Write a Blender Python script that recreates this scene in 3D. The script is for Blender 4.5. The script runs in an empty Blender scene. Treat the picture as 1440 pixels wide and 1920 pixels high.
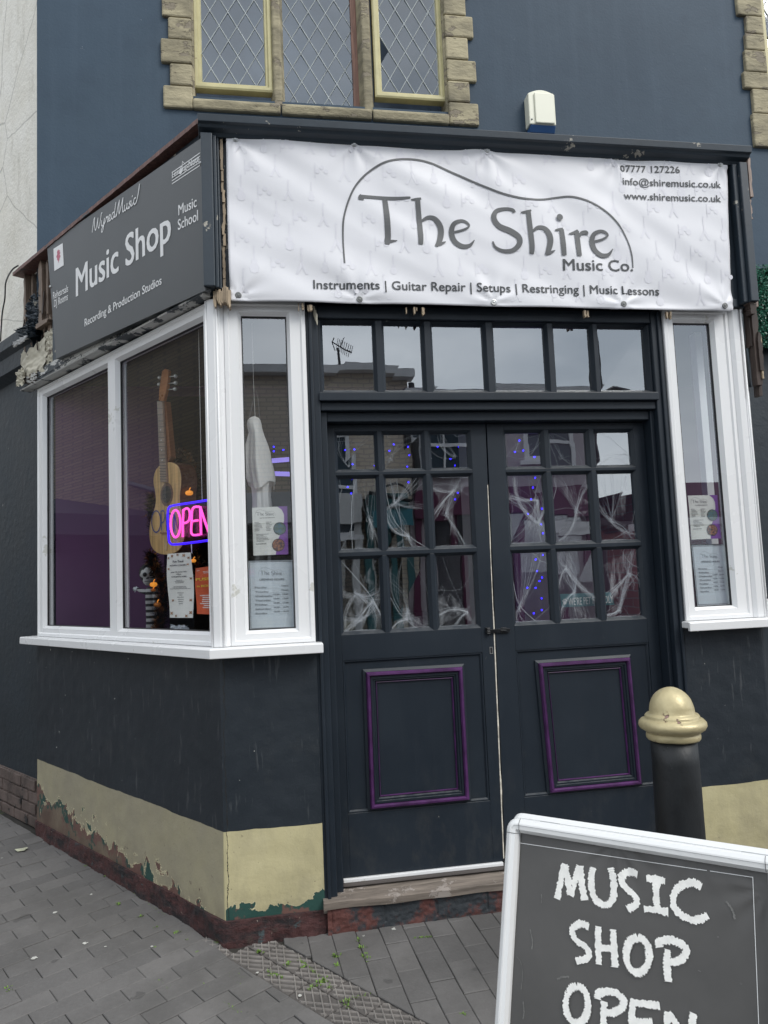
import bpy, bmesh, math, random
from mathutils import Vector, Matrix, noise
random.seed(7)
R = math.radians
sc = bpy.context.scene
COL = sc.collection

# ------------------------------------------------------------------ camera
CX = (0.194356908, -3.27605199, 1.48089828)
YAW, PIT, ROL, FPX = 0.164187562, 0.0882408516, -0.0420459813, 1383.28201
TH = 0.924235696
def _rot():
    cy, sy, cp, sp = math.cos(YAW), math.sin(YAW), math.cos(PIT), math.sin(PIT)
    f = Vector((sy*cp, cy*cp, sp)); rt = Vector((cy, -sy, 0)); up = rt.cross(f)
    c, s = math.cos(ROL), math.sin(ROL)
    return c*rt + s*up, -s*rt + c*up, f
CR, CU, CF = _rot(); CP = Vector(CX)
cam = bpy.data.cameras.new('camera'); camo = bpy.data.objects.new('camera', cam); COL.objects.link(camo)
cam.sensor_fit = 'VERTICAL'; cam.sensor_height = 36; cam.lens = FPX*36/1920
cam.clip_start = .05; cam.clip_end = 500
m = Matrix((CR, CU, -CF)).transposed().to_4x4(); m.translation = CP
camo.matrix_world = m
sc.camera = camo

# ------------------------------------------------------------------ sky, sun, exposure (overcast)
SUN_EL, SUN_ROT = 47, 141
w = bpy.data.worlds.new('World'); sc.world = w; w.use_nodes = True
nt = w.node_tree; bg = nt.nodes['Background']
sky = nt.nodes.new('ShaderNodeTexSky'); sky.sky_type = 'NISHITA'; sky.sun_disc = False
sky.sun_elevation = R(SUN_EL); sky.sun_rotation = R(SUN_ROT)
tc = nt.nodes.new('ShaderNodeTexCoord'); mp = nt.nodes.new('ShaderNodeMapping'); mp.inputs['Scale'].default_value = (1, 1, 2.6)
nz = nt.nodes.new('ShaderNodeTexNoise'); nz.inputs['Scale'].default_value = 2.1; nz.inputs['Detail'].default_value = 5
cr = nt.nodes.new('ShaderNodeValToRGB')
cr.color_ramp.elements[0].position = .36; cr.color_ramp.elements[0].color = (5.0, 5.5, 6.0, 1)
cr.color_ramp.elements[1].position = .68; cr.color_ramp.elements[1].color = (9.6, 9.9, 10.2, 1)
mx = nt.nodes.new('ShaderNodeMix'); mx.data_type = 'RGBA'; mx.inputs[0].default_value = .86
L = nt.links.new
L(tc.outputs['Generated'], mp.inputs[0]); L(mp.outputs[0], nz.inputs['Vector']); L(nz.outputs[0], cr.inputs[0])
L(sky.outputs[0], mx.inputs[6]); L(cr.outputs[0], mx.inputs[7]); L(mx.outputs[2], bg.inputs['Color'])
bg.inputs['Strength'].default_value = .115
sun = bpy.data.lights.new('sun', 'SUN'); sun.energy = 1.5; sun.angle = R(28); sun.color = (1, .97, .92)
so = bpy.data.objects.new('sun', sun); COL.objects.link(so)
sd = Vector((math.sin(R(SUN_ROT))*math.cos(R(SUN_EL)), math.cos(R(SUN_ROT))*math.cos(R(SUN_EL)), math.sin(R(SUN_EL))))
so.rotation_euler = sd.to_track_quat('Z', 'Y').to_euler()
sc.view_settings.view_transform = 'Standard'; sc.view_settings.look = 'None'
sc.view_settings.exposure = 0.57; sc.view_settings.gamma = 1
sc.cycles.max_bounces = 8; sc.cycles.transparent_max_bounces = 24; sc.cycles.use_denoising = True

# ------------------------------------------------------------------ planes of the place
SN = Vector((-math.sin(TH), -math.cos(TH), 0)); SD = Vector((-math.cos(TH), math.sin(TH), 0))
XM = 2.57                                                     # width of the bay front
RD = Vector((math.cos(TH), math.sin(TH), 0)); RN = Vector((math.sin(TH), -math.cos(TH), 0))
YW = 1.57                                                     # main wall
def ray(u, v): return CF + (u-720)/FPX*CR - (v-960)/FPX*CU
def F(u, v, o=0.):
    d = ray(u, v); p = CP + d*((-o-CP.y)/d.y); return p.x, p.z
def S(u, v, o=0.):
    d = ray(u, v); p = CP + d*((o-CP.dot(SN))/d.dot(SN)); return p.dot(SD), p.z
def G(u, v):
    d = ray(u, v); p = CP.copy()
    for _ in range(4):
        t = (gz(p.x, p.y)-CP.z)/d.z; p = CP + d*t
    return p.x, p.y
def gz(x, y):
    x = max(-4, min(4, x)); y = max(-5, min(2.5, y)); return -.016 + .014*x + .042*max(y, -.6)
def FF(u, z, o): return Vector((u, -o, z))
def SS(u, z, o): return SD*u + SN*o + Vector((0, 0, z))
def RR(u, z, o): return Vector((XM, 0, 0)) + RD*u + RN*o + Vector((0, 0, z))
def WW(u, z, o): return Vector((u, YW-o, z))

# ------------------------------------------------------------------ mesh helpers
class MB:
    def __init__(s): s.v = []; s.f = []; s.sm = False
    def add(s, vs, fs):
        n = len(s.v); s.v += [Vector(p) for p in vs]; s.f += [tuple(i+n for i in f) for f in fs]; return s
    def box(s, fr, u0, u1, z0, z1, o0, o1):
        vs = [fr(u, z, o) for u in (u0, u1) for z in (z0, z1) for o in (o0, o1)]
        return s.add(vs, [(0,1,3,2),(4,6,7,5),(0,4,5,1),(2,3,7,6),(0,2,6,4),(1,5,7,3)])
    def quad(s, a, b, c, d): return s.add([a, b, c, d], [(0,1,2,3)])
    def prism(s, fr, u0, u1, prof):                     # profile of (z, o) swept along u
        n = len(prof); vs = [fr(u, z, o) for u in (u0, u1) for z, o in prof]
        fs = [(i, (i+1) % n, n+(i+1) % n, n+i) for i in range(n)] + [tuple(range(n)), tuple(range(2*n-1, n-1, -1))]
        return s.add(vs, fs)
    def vprism(s, pts, z0, z1):                         # plan polygon [(x,y)] extruded upward
        n = len(pts); vs = [(p[0], p[1], z) for z in (z0, z1) for p in pts]
        fs = [(i, (i+1) % n, n+(i+1) % n, n+i) for i in range(n)] + [tuple(range(n)), tuple(range(2*n-1, n-1, -1))]
        return s.add(vs, fs)
    def ring(s, fr, u0, u1, z0, z1, prof, closed=True):  # mitred frame, profile of (inset, o)
        n = len(prof); vs = []
        for (i, o) in prof:
            vs += [fr(u0+i, z0+i, o), fr(u1-i, z0+i, o), fr(u1-i, z1-i, o), fr(u0+i, z1-i, o)]
        fs = []
        for k in range(n if closed else n-1):
            a, b = 4*k, 4*((k+1) % n)
            for j in range(4): fs.append((a+j, a+(j+1) % 4, b+(j+1) % 4, b+j))
        return s.add(vs, fs)
    def quadring(s, fr, cs, prof):                       # frame round any 4 corners [(u,z)], inset towards centre in metres
        n = len(prof); vs = []
        c = [Vector((p[0], p[1])) for p in cs]
        for (i, o) in prof:
            for k in range(4):
                a = (c[(k+1) % 4]-c[k]).normalized(); b = (c[k-1]-c[k]).normalized()
                p = c[k] + (a+b)*i; vs.append(fr(p.x, p.y, o))
        fs = []
        for k in range(n):
            a, b = 4*k, 4*((k+1) % n)
            for j in range(4): fs.append((a+j, a+(j+1) % 4, b+(j+1) % 4, b+j))
        return s.add(vs, fs)
    def slab(s, fr, pts, o0, o1):                        # polygon [(u,z)] given thickness
        n = len(pts); vs = [fr(p[0], p[1], o) for o in (o0, o1) for p in pts]
        fs = [(i, (i+1) % n, n+(i+1) % n, n+i) for i in range(n)] + [tuple(range(n)), tuple(range(2*n-1, n-1, -1))]
        return s.add(vs, fs)
    def tube(s, pts, r, k=6, caps=True):
        pts = [Vector(p) for p in pts]; rs = r if isinstance(r, (list, tuple)) else [r]*len(pts)
        n0 = len(s.v); ref = None
        for i, p in enumerate(pts):
            t = (pts[min(i+1, len(pts)-1)]-pts[max(i-1, 0)])
            t = t.normalized() if t.length > 1e-9 else Vector((0, 0, 1))
            if ref is None: ref = t.orthogonal()
            a = (ref - t*ref.dot(t)); a = a.normalized() if a.length > 1e-6 else t.orthogonal().normalized(); ref = a
            b = t.cross(a)
            for j in range(k):
                q = 2*math.pi*j/k; s.v.append(p + (a*math.cos(q)+b*math.sin(q))*rs[i])
        for i in range(len(pts)-1):
            for j in range(k):
                a = n0+i*k+j; b = n0+i*k+(j+1) % k; s.f.append((a, b, b+k, a+k))
        if caps: s.f.append(tuple(n0+j for j in range(k))[::-1]); s.f.append(tuple(n0+(len(pts)-1)*k+j for j in range(k)))
        return s
    def lathe(s, c, prof, k=32):                        # (r, z)
        n0 = len(s.v)
        for r, z in prof:
            for j in range(k):
                q = 2*math.pi*j/k; s.v.append(Vector((c[0]+r*math.cos(q), c[1]+r*math.sin(q), c[2]+z)))
        for i in range(len(prof)-1):
            for j in range(k):
                a = n0+i*k+j; b = n0+i*k+(j+1) % k; s.f.append((a, b, b+k, a+k))
        s.f.append(tuple(n0+j for j in range(k))[::-1]); s.f.append(tuple(n0+(len(prof)-1)*k+j for j in range(k)))
        return s
    def ball(s, c, r, sx=1, sy=1, sz=1, k=12, m=8):
        return s.lathe2(c, [(r*math.sin(math.pi*i/m), -r*math.cos(math.pi*i/m)) for i in range(m+1)], k, sx, sy, sz)
    def lathe2(s, c, prof, k, sx, sy, sz):
        n0 = len(s.v); s.lathe((0, 0, 0), [(max(r, 1e-5), z) for r, z in prof], k)
        for i in range(n0, len(s.v)):
            p = s.v[i]; s.v[i] = Vector((c[0]+p.x*sx, c[1]+p.y*sy, c[2]+p.z*sz))
        return s
    def grid(s, fn, nu, nv):                             # fn(a,b) -> point, a,b in 0..1
        n0 = len(s.v)
        for j in range(nv+1):
            for i in range(nu+1): s.v.append(Vector(fn(i/nu, j/nv)))
        for j in range(nv):
            for i in range(nu):
                a = n0+j*(nu+1)+i; s.f.append((a, a+1, a+nu+2, a+nu+1))
        return s

WORLD = {}
def link(name, data, parent, origin, label=None, cat=None, group=None, kind=None):
    o = bpy.data.objects.new(name, data); COL.objects.link(o)
    WORLD[o.name] = origin.copy()
    if parent: o.parent = parent; o.location = origin - WORLD[parent.name]
    else: o.location = origin
    for k, v in (('label', label), ('category', cat), ('group', group), ('kind', kind)):
        if v: o[k] = v
    return o
def obj(name, mb, mat, parent=None, label=None, cat=None, group=None, kind=None, bev=0, smooth=False, fix=True, origin=None):
    vs = mb.v
    if origin is None:
        xs = [v.x for v in vs]; ys = [v.y for v in vs]; zs = [v.z for v in vs]
        origin = Vector(((min(xs)+max(xs))/2, (min(ys)+max(ys))/2, min(zs)))
    me = bpy.data.meshes.new(name)
    me.from_pydata([tuple(v-origin) for v in vs], [], mb.f)
    mats = mat if isinstance(mat, (list, tuple)) else [mat]
    for q in mats: me.materials.append(q)
    if fix:
        bm = bmesh.new(); bm.from_mesh(me); bmesh.ops.recalc_face_normals(bm, faces=bm.faces); bm.to_mesh(me); bm.free()
    if smooth:
        for p in me.polygons: p.use_smooth = True
    o = link(name, me, parent, origin, label, cat, group, kind)
    if bev:
        b = o.modifiers.new('bevel', 'BEVEL'); b.width = bev; b.segments = 2; b.limit_method = 'ANGLE'; b.angle_limit = R(40)
    return o
def thing(name, loc, label, cat, group=None):
    return link(name, None, None, Vector(loc), label, cat, group)

# ------------------------------------------------------------------ materials
class N:
    def __init__(s, name):
        s.m = bpy.data.materials.new(name); s.m.use_nodes = True; s.t = s.m.node_tree
        s.b = s.t.nodes['Principled BSDF']; s.out = s.t.nodes['Material Output']
        s.g = s.t.nodes.new('ShaderNodeNewGeometry').outputs['Position']
    def n(s, t, **k):
        x = s.t.nodes.new('ShaderNode'+t)
        for a, b in k.items(): setattr(x, a, b)
        return x
    def l(s, a, b): s.t.links.new(a, b)
    def map(s, scale=(1, 1, 1), rot=(0, 0, 0)):
        x = s.n('Mapping'); x.inputs['Scale'].default_value = scale; x.inputs['Rotation'].default_value = rot; s.l(s.g, x.inputs[0]); return x.outputs[0]
    def noise(s, scale, detail=4, rough=.5, vec=None, dist=0):
        x = s.n('TexNoise'); x.inputs['Scale'].default_value = scale; x.inputs['Detail'].default_value = detail
        x.inputs['Roughness'].default_value = rough; x.inputs['Distortion'].default_value = dist
        s.l(vec or s.g, x.inputs['Vector']); return x.outputs[0]
    def ramp(s, v, a, b, c0=(0, 0, 0, 1), c1=(1, 1, 1, 1)):
        x = s.n('ValToRGB'); e = x.color_ramp.elements; e[0].position = a; e[1].position = b; e[0].color = c0; e[1].color = c1
        s.l(v, x.inputs[0]); return x.outputs[0]
    def mix(s, f, a, b):
        x = s.n('Mix', data_type='RGBA')
        for i, q in ((0, f), (6, a), (7, b)):
            if isinstance(q, (int, float)): x.inputs[i].default_value = q
            elif isinstance(q, tuple): x.inputs[i].default_value = (*q[:3], 1)
            else: s.l(q, x.inputs[i])
        return x.outputs[2]
    def math(s, op, a, b=0., c=None):
        x = s.n('Math', operation=op)
        for i, q in enumerate((a, b) if c is None else (a, b, c)):
            if isinstance(q, (int, float)): x.inputs[i].default_value = q
            else: s.l(q, x.inputs[i])
        return x.outputs[0]
    def xyz(s, vec=None):
        x = s.n('SeparateXYZ'); s.l(vec or s.g, x.inputs[0]); return x.outputs
    def base(s, c): s.l(c, s.b.inputs['Base Color']) if not isinstance(c, tuple) else setattr(s.b.inputs['Base Color'], 'default_value', (*c[:3], 1))
    def bump(s, h, strength=.3, dist=.005):
        x = s.n('Bump'); x.inputs['Strength'].default_value = strength; x.inputs['Distance'].default_value = dist
        s.l(h, x.inputs['Height']); s.l(x.outputs[0], s.b.inputs['Normal'])
    def rough(s, r):
        if isinstance(r, (int, float)): s.b.inputs['Roughness'].default_value = r
        else: s.l(r, s.b.inputs['Roughness'])

def pm(name, c, var=.25, scale=6, rough=.5, bump=.15, bs=60, metal=0, spec=.5, chips=None, stretch=(1, 1, 1), dist=.003):
    """a surface with mottling, fine relief and, where asked, chips of another colour"""
    q = N(name); vec = q.map(stretch)
    n1 = q.noise(scale, 5, .6, vec)
    lo = tuple(x*(1-var) for x in c); hi = tuple(min(1, x*(1+var)) for x in c)
    col = q.mix(q.ramp(n1, .3, .7), lo, hi)
    h = q.noise(bs, 4, .6, vec)
    if chips:
        cc, th, cs = chips
        mk = q.ramp(q.noise(cs, 6, .65, vec), th, th+.02)
        col = q.mix(mk, col, cc)
        h = q.math('SUBTRACT', h, q.math('MULTIPLY', mk, 1.5))
    q.base(col); q.bump(h, bump, dist)
    q.rough(q.math('ADD', q.math('MULTIPLY', n1, .2), rough-.1))
    q.b.inputs['Metallic'].default_value = metal; q.b.inputs['Specular IOR Level'].default_value = spec
    return q.m
def emit(name, c, st):
    q = N(name); q.base(c); q.b.inputs['Emission Color'].default_value = (*c, 1); q.b.inputs['Emission Strength'].default_value = st; return q.m
def glass(name, k=2.4, tint=(.93, .95, .95), wave=.02, ws=4.0, rgh=0.0):
    q = N(name); t = q.n('BsdfTransparent'); t.inputs[0].default_value = (*tint, 1)
    g = q.n('BsdfGlossy'); g.inputs['Roughness'].default_value = rgh; g.inputs['Color'].default_value = (.93, .97, 1, 1)
    ge = q.n('NewGeometry'); dp_ = q.n('VectorMath', operation='DOT_PRODUCT'); q.l(ge.outputs['Incoming'], dp_.inputs[0]); q.l(ge.outputs['Normal'], dp_.inputs[1])
    om = q.math('SUBTRACT', 1.0, q.math('ABSOLUTE', dp_.outputs['Value']))
    b = q.n('Bump'); b.inputs['Strength'].default_value = wave; b.inputs['Distance'].default_value = .05; q.l(q.noise(ws, 2, .4), b.inputs['Height'])
    q.l(b.outputs[0], g.inputs['Normal'])
    f = q.math('MINIMUM', q.math('ADD', q.math('MULTIPLY', q.math('POWER', om, 4.5), 1-k), k), .97)
    m = q.n('MixShader'); q.l(f, m.inputs[0]); q.l(t.outputs[0], m.inputs[1]); q.l(g.outputs[0], m.inputs[2]); q.l(m.outputs[0], q.out.inputs[0])
    return q.m
def wood(name, c, rough=.6, axis='z', paint=None, cover=.5):
    q = N(name); st = {'z': (25, 25, 1.6), 'x': (1.6, 25, 25)}[axis]
    v = q.map(st); n1 = q.noise(2.2, 6, .65, v, .6)
    col = q.mix(q.ramp(n1, .3, .7), tuple(x*.45 for x in c), tuple(min(1, x*1.3) for x in c)); h = n1
    if paint:
        mk = q.ramp(q.noise(9, 6, .7, q.map((1, 1, 1))), cover, cover+.03); col = q.mix(mk, col, paint); h = q.math('ADD', n1, mk)
    q.base(col); q.bump(h, .6, .004); q.rough(rough); return q.m

M = {}
def upper_wall():
    q = N('blue_render'); z = q.xyz()[2]
    n1 = q.noise(.9, 6, .6); n2 = q.noise(5, 6, .6)
    col = q.mix(q.ramp(n1, .3, .72), (.037, .060, .088), (.051, .078, .108))
    col = q.mix(q.math('MULTIPLY', q.ramp(n2, .5, .75), .45), col, (.034, .052, .078))
    col = q.mix(q.math('MULTIPLY', q.ramp(q.noise(9, 5, .6, q.map((1, 1, .06))), .52, .72), .35), col, (.065, .095, .13))
    col = q.mix(q.math('MULTIPLY', q.ramp(q.noise(.6, 4, .6), .5, .62), .35), col, (.055, .086, .124))
    sc1 = q.ramp(q.noise(7, 7, .8, q.map((1, 1, 1))), .665, .68); col = q.mix(q.math('MULTIPLY', sc1, .6), col, (.25, .28, .31))
    q.base(col); q.bump(q.math('ADD', q.noise(3, 5, .6), q.math('MULTIPLY', q.noise(60, 3, .6), .35)), .3, .010); q.rough(.62); q.b.inputs['Specular IOR Level'].default_value = .22; return q.m
M['blue'] = upper_wall()
def white_render():
    q = N('cream_render'); n1 = q.noise(1.6, 7, .65); n2 = q.noise(9, 6, .7, q.map((1, 1, .35)))
    col = q.mix(q.ramp(n1, .3, .7), (.76, .73, .64), (.88, .86, .80))
    col = q.mix(q.math('MULTIPLY', q.ramp(n2, .55, .75), .5), col, (.4, .37, .29))
    vo = q.n('TexVoronoi'); vo.feature = 'DISTANCE_TO_EDGE'; vo.inputs['Scale'].default_value = 1.3
    mv = q.n('Mix', data_type='RGBA'); mv.inputs[0].default_value = .06
    q.l(q.g, mv.inputs[6]); nn = q.n('TexNoise'); nn.inputs['Scale'].default_value = 3; q.l(q.g, nn.inputs['Vector']); q.l(nn.outputs[1], mv.inputs[7]); q.l(mv.outputs[2], vo.inputs['Vector'])
    cr_ = q.ramp(vo.outputs['Distance'], .002, .006, (1, 1, 1, 1), (0, 0, 0, 1)); col = q.mix(q.math('MULTIPLY', cr_, .5), col, (.2, .19, .17))
    q.base(col); q.bump(q.math('ADD', q.noise(4, 6, .6), q.math('MULTIPLY', q.noise(40, 4, .6), .5)), .6, .02); q.rough(.85); return q.m
M['white'] = white_render()
def riser():
    """black painted render over a gold band that flakes near the pavement"""
    q = N('painted_riser'); X, Y, Z = q.xyz()
    s = q.math('MULTIPLY', Y, 1/math.sin(TH))
    big = q.noise(2.2, 6, .65); fine = q.noise(26, 6, .7)
    dark = q.mix(q.ramp(big, .35, .7), (.0095, .0155, .0225), (.0145, .0210, .0290))
    scuff = q.ramp(q.noise(14, 8, .8, q.map((1, 1, .5))), .68, .8); dark = q.mix(q.math('MULTIPLY', scuff, .4), dark, (.16, .17, .17))
    dark = q.mix(q.math('MULTIPLY', q.ramp(q.noise(40, 3, .6, q.map((1, 1, .12))), .62, .70), .45), dark, (.09, .095, .10))
    dark = q.mix(q.math('MULTIPLY', q.ramp(q.noise(3.4, 8, .75), .56, .74), .5), dark, (.040, .043, .045))
    crk = q.math('LESS_THAN', q.math('ABSOLUTE', q.math('SUBTRACT', q.math('SUBTRACT', X, .012), q.math('MULTIPLY', q.math('SUBTRACT', q.noise(9, 5, .7), .5), .05))), .0016)
    spk = q.ramp(q.noise(33, 2, .5), .765, .78); dark = q.mix(spk, dark, (.6, .6, .55))
    gold = q.mix(q.ramp(big, .3, .7), (.44, .395, .225), (.55, .50, .30))
    gold = q.mix(q.math('MULTIPLY', q.ramp(q.noise(5, 6, .7, q.map((1, 1, .3))), .5, .8), .5), gold, (.30, .27, .18))
    side_shade_grime = q.math('MULTIPLY', q.math('GREATER_THAN', s, .01), q.math('ADD', .5, q.math('MULTIPLY', q.ramp(big, .35, .7), .4)))
    gold = q.mix(side_shade_grime, gold, (.25, .228, .18))  # darkens the side face: grime plus its weaker light, put into the colour
    gold = q.mix(q.math('MULTIPLY', q.ramp(q.math('ADD', q.math('MULTIPLY', q.noise(4, 7, .7), 1.), q.math('MULTIPLY', q.math('SUBTRACT', .25, Z), 1.1)), .55, .85), .55), gold, (.15, .125, .095))
    gold = q.mix(q.math('MULTIPLY', q.ramp(q.noise(60, 3, .7), .66, .7), .5), gold, (.10, .075, .06))
    # band edge
    edge = q.math('ADD', q.math('ADD', q.math('MULTIPLY', s, .018), .443), q.math('MULTIPLY', q.math('SUBTRACT', q.noise(5, 3, .5), .5), .022))
    gold = q.mix(q.math('MULTIPLY', q.ramp(q.noise(1.7, 7, .7, q.map((1, 1, .5))), .46, .66), .55), gold, (.25, .225, .17))
    hole = q.ramp(q.math('ADD', q.noise(13, 7, .72), q.math('MULTIPLY', q.math('SUBTRACT', .30, Z), .35)), .69, .695)
    gold = q.mix(hole, gold, (.11, .07, .055))
    up = q.math('GREATER_THAN', Z, edge)
    # flaking: noise plus height
    hgt = q.math('SUBTRACT', Z, q.math('MULTIPLY', s, .06))
    d = q.math('ADD', q.math('MULTIPLY', q.noise(8.5, 9, .62, None, .6), 1.0), q.math('MULTIPLY', q.math('SUBTRACT', .10, hgt), 1.75))
    d = q.math('ADD', d, q.math('MULTIPLY', q.math('MINIMUM', s, 2.0), .10))
    fm = q.math('MULTIPLY', q.math('GREATER_THAN', X, .0), q.math('MULTIPLY', q.math('ADD', q.math('SUBTRACT', .150, Z), q.math('MULTIPLY', q.math('SUBTRACT', q.noise(4.5, 4, .6), .45), .35)), 3.2))
    d = q.math('ADD', d, q.math('MAXIMUM', fm, 0.))
    pe = q.ramp(d, .562, .566); pe2 = q.ramp(q.math('ADD', d, q.math('MULTIPLY', q.math('SUBTRACT', fine, .5), .3)), .67, .68)
    under = q.mix(q.ramp(q.math('SUBTRACT', q.noise(7, 4, .6), q.math('MULTIPLY', q.math('GREATER_THAN', X, 0.), .09)), .47, .5), (.020, .066, .055), (.14, .075, .062))
    under = q.mix(q.ramp(q.noise(20, 6, .7), .62, .64), under, (.07, .055, .045))
    under2 = q.mix(q.ramp(big, .4, .7), (.10, .065, .05), (.24, .20, .14))
    under = q.mix(q.math('MULTIPLY', pe2, q.math('GREATER_THAN', s, .9)), under, under2)
    # the front face keeps to green
    rim = q.math('SUBTRACT', q.ramp(d, .545, .552), pe)
    gold = q.mix(rim, gold, (.62, .56, .36))
    low = q.mix(pe, gold, under)
    q.base(q.mix(q.math('MULTIPLY', crk, q.math('LESS_THAN', Y, .02)), q.mix(up, low, dark), (.012, .011, .01)))
    h = q.math('SUBTRACT', q.math('ADD', q.math('MULTIPLY', q.noise(7, 6, .6), 1.2), q.math('MULTIPLY', fine, .35)), q.math('MULTIPLY', pe, .7))
    q.bump(h, .5, .008); q.rough(q.math('ADD', q.math('MULTIPLY', big, .25), .42)); return q.m
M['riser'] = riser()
def redbrick():
    q = N('painted_plinth'); a = q.noise(5, 8, .72, q.map((1, 1, 2.2))); b = q.noise(16, 8, .7)
    col = q.mix(q.ramp(a, .42, .56), (.016, .014, .016), (.070, .026, .025))
    col = q.mix(q.ramp(b, .60, .66), col, (.055, .035, .03)); col = q.mix(q.ramp(q.noise(11, 6, .7), .63, .66), col, (.05, .07, .075))
    col = q.mix(q.ramp(q.noise(45, 4, .6), .70, .74), col, (.3, .24, .2))
    q.base(col); q.bump(q.math('ADD', a, b), .9, .02); q.rough(.8); return q.m
M['plinth'] = redbrick()
def doorpaint():
    q = N('dark_door_paint'); n1 = q.noise(3, 6, .65); br = q.noise(30, 5, .65, q.map((1, 1, .10)))
    col = q.mix(q.ramp(n1, .3, .7), (.0092, .0152, .0235), (.0128, .0203, .0300))
    col = q.mix(q.math('MULTIPLY', q.ramp(br, .5, .8), .35), col, (.020, .026, .034))
    col = q.mix(q.math('MULTIPLY', q.ramp(q.noise(7, 8, .8), .63, .72), .55), col, (.032, .038, .044))
    ge = q.n('NewGeometry'); up = q.xyz(ge.outputs['Normal'])[2]
    col = q.mix(q.math('MULTIPLY', q.ramp(up, .55, .9), q.ramp(q.noise(20, 4, .6), .3, .6)), col, (.075, .08, .085))
    Z = q.xyz()[2]; low = q.math('MULTIPLY', q.ramp(Z, .2, .75, (1, 1, 1, 1), (0, 0, 0, 1)), q.ramp(q.noise(12, 8, .75, q.map((1, 1, .5))), .50, .68))
    col = q.mix(q.math('MULTIPLY', low, .35), col, (.06, .06, .058))
    chip = q.ramp(q.noise(15, 7, .75), .69, .70); col = q.mix(chip, col, (.22, .22, .2))
    q.base(col); q.bump(q.math('ADD', q.math('MULTIPLY', br, .7), n1), .22, .003); q.rough(q.math('ADD', q.math('MULTIPLY', n1, .25), .36)); q.b.inputs['Specular IOR Level'].default_value = .4; return q.m
M['dpaint'] = doorpaint()
M['dpaint_worn'] = pm('worn_dark_paint', (.021, .033, .046), .18, 5, .48, .2, 30, chips=((.36, .34, .29), .625, 8))
M['dwall'] = pm('dark_wall_paint', (.013, .021, .029), .22, 3, .55, .5, 22, chips=((.2, .2, .19), .74, 9), dist=.008)
M['purple_edge'] = pm('purple_rubbed_paint', (.062, .017, .082), .5, 14, .42, .15, 40)
M['upvc'] = pm('white_plastic_frame', (.78, .785, .79), .012, 1.2, .28, .0, 20, chips=((.60, .60, .56), .66, 6))
M['signblk'] = pm('dark_grey_sign', (.062, .067, .07), .05, 1.5, .42, .04, 3)
M['vinyl'] = pm('white_vinyl', (.82, .82, .82), .03, 5, .5, .02)
M['stone'] = pm('yellow_painted_stone', (.30, .265, .175), .45, 3.5, .8, .7, 18, chips=((.22, .19, .14), .58, 6), dist=.012, stretch=(1, 1, 2.2))
M['yellow'] = pm('yellow_metal_paint', (.52, .475, .26), .15, 8, .5, .15, 40, chips=((.3, .22, .12), .68, 20))
M['lead'] = pm('lead_strip', (.30, .33, .34), .25, 10, .5, .2, 40, metal=.2)
M['sideglass'] = glass('side_window_glass', .085, (.93, .94, .94), .006, 2.5)
M['glass'] = glass('window_glass', .24, (.90, .92, .92), .006, 2.5)
M['oldglass'] = glass('old_pane_glass', .31, (.88, .9, .9), .010, 4)
M['leadglass'] = glass('leaded_glass', .17, (.7, .74, .78), .012, 5, .05)
M['wood'] = wood('weathered_wood', (.22, .16, .12))
M['woodx'] = wood('weathered_threshold', (.22, .185, .155), .8, 'x', (.33, .29, .26), .57)
M['rot'] = wood('rotten_dark_wood', (.045, .030, .024))
M['peel'] = pm('peeling_cream_paint', (.50, .47, .38), .15, 4, .7, .4, 20, chips=((.15, .12, .10), .60, 9), dist=.005)
M['peelx'] = pm('peeling_board_paint', (.040, .048, .056), .3, 6, .6, .5, 20, chips=((.50, .50, .48), .47, 5), stretch=(1, 1, 2.5), dist=.004)
M['redcap'] = wood('red_capping', (.17, .085, .07), .6, 'z', (.06, .07, .08), .58)
M['purple'] = pm('purple_wall', (.10, .036, .104), .12, 2, .7, .4, 12)
M['inner'] = pm('interior_dark', (.03, .028, .035), .3, 2, .8, .1)
M['inner_white'] = pm('interior_white', (.78, .78, .80), .08, 3, .5, .05)
M['floor'] = pm('interior_floor', (.06, .05, .045), .3, 3, .5, .1)
M['gold'] = pm('gold_bollard_paint', (.50, .43, .25), .16, 7, .42, .7, 10, metal=.25, chips=((.30, .19, .17), .63, 9), dist=.008)
M['bollard'] = pm('black_bollard_paint', (.010, .012, .014), .5, 5, .5, .6, 16, chips=((.13, .14, .14), .63, 9), stretch=(1, 1, .6), dist=.006)
M['print'] = pm('dark_grey_print', (.085, .09, .095), .08, 8, .5, .02)
M['printfaint'] = pm('faint_lilac_print', (.69, .692, .74), .03, 8, .5, .02)
M['chalk'] = pm('chalk_white', (.86, .86, .83), .08, 60, .9, .2, 120, chips=((.25, .25, .24), .67, 60))
M['alu'] = pm('silver_white_frame', (.76, .77, .77), .02, 4, .3, .0, 20, metal=.1)
M['poster_grey'] = pm('board_grey', (.075, .073, .071), .22, 3, .42, .12, 3, dist=.02, chips=((.13, .13, .125), .70, 5))
M['black'] = pm('black_plastic', (.015, .015, .017), .2, 10, .45, .05)
M['steel'] = pm('dull_steel', (.42, .43, .43), .15, 30, .35, .05, metal=.8)
M['cream'] = pm('cream_plastic', (.72, .72, .60), .03, 4, .35, .03)
M['navy'] = pm('blue_plastic', (.03, .09, .23), .06, 5, .35, .03)
M['web'] = pm('cobweb_white', (.62, .66, .70), .05, 30, .9, .0)
M['thread'] = pm('cobweb_thread', (.66, .70, .74), .05, 30, .9, .0); M['thread'].node_tree.nodes['Principled BSDF'].inputs['Alpha'].default_value = .6

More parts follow.
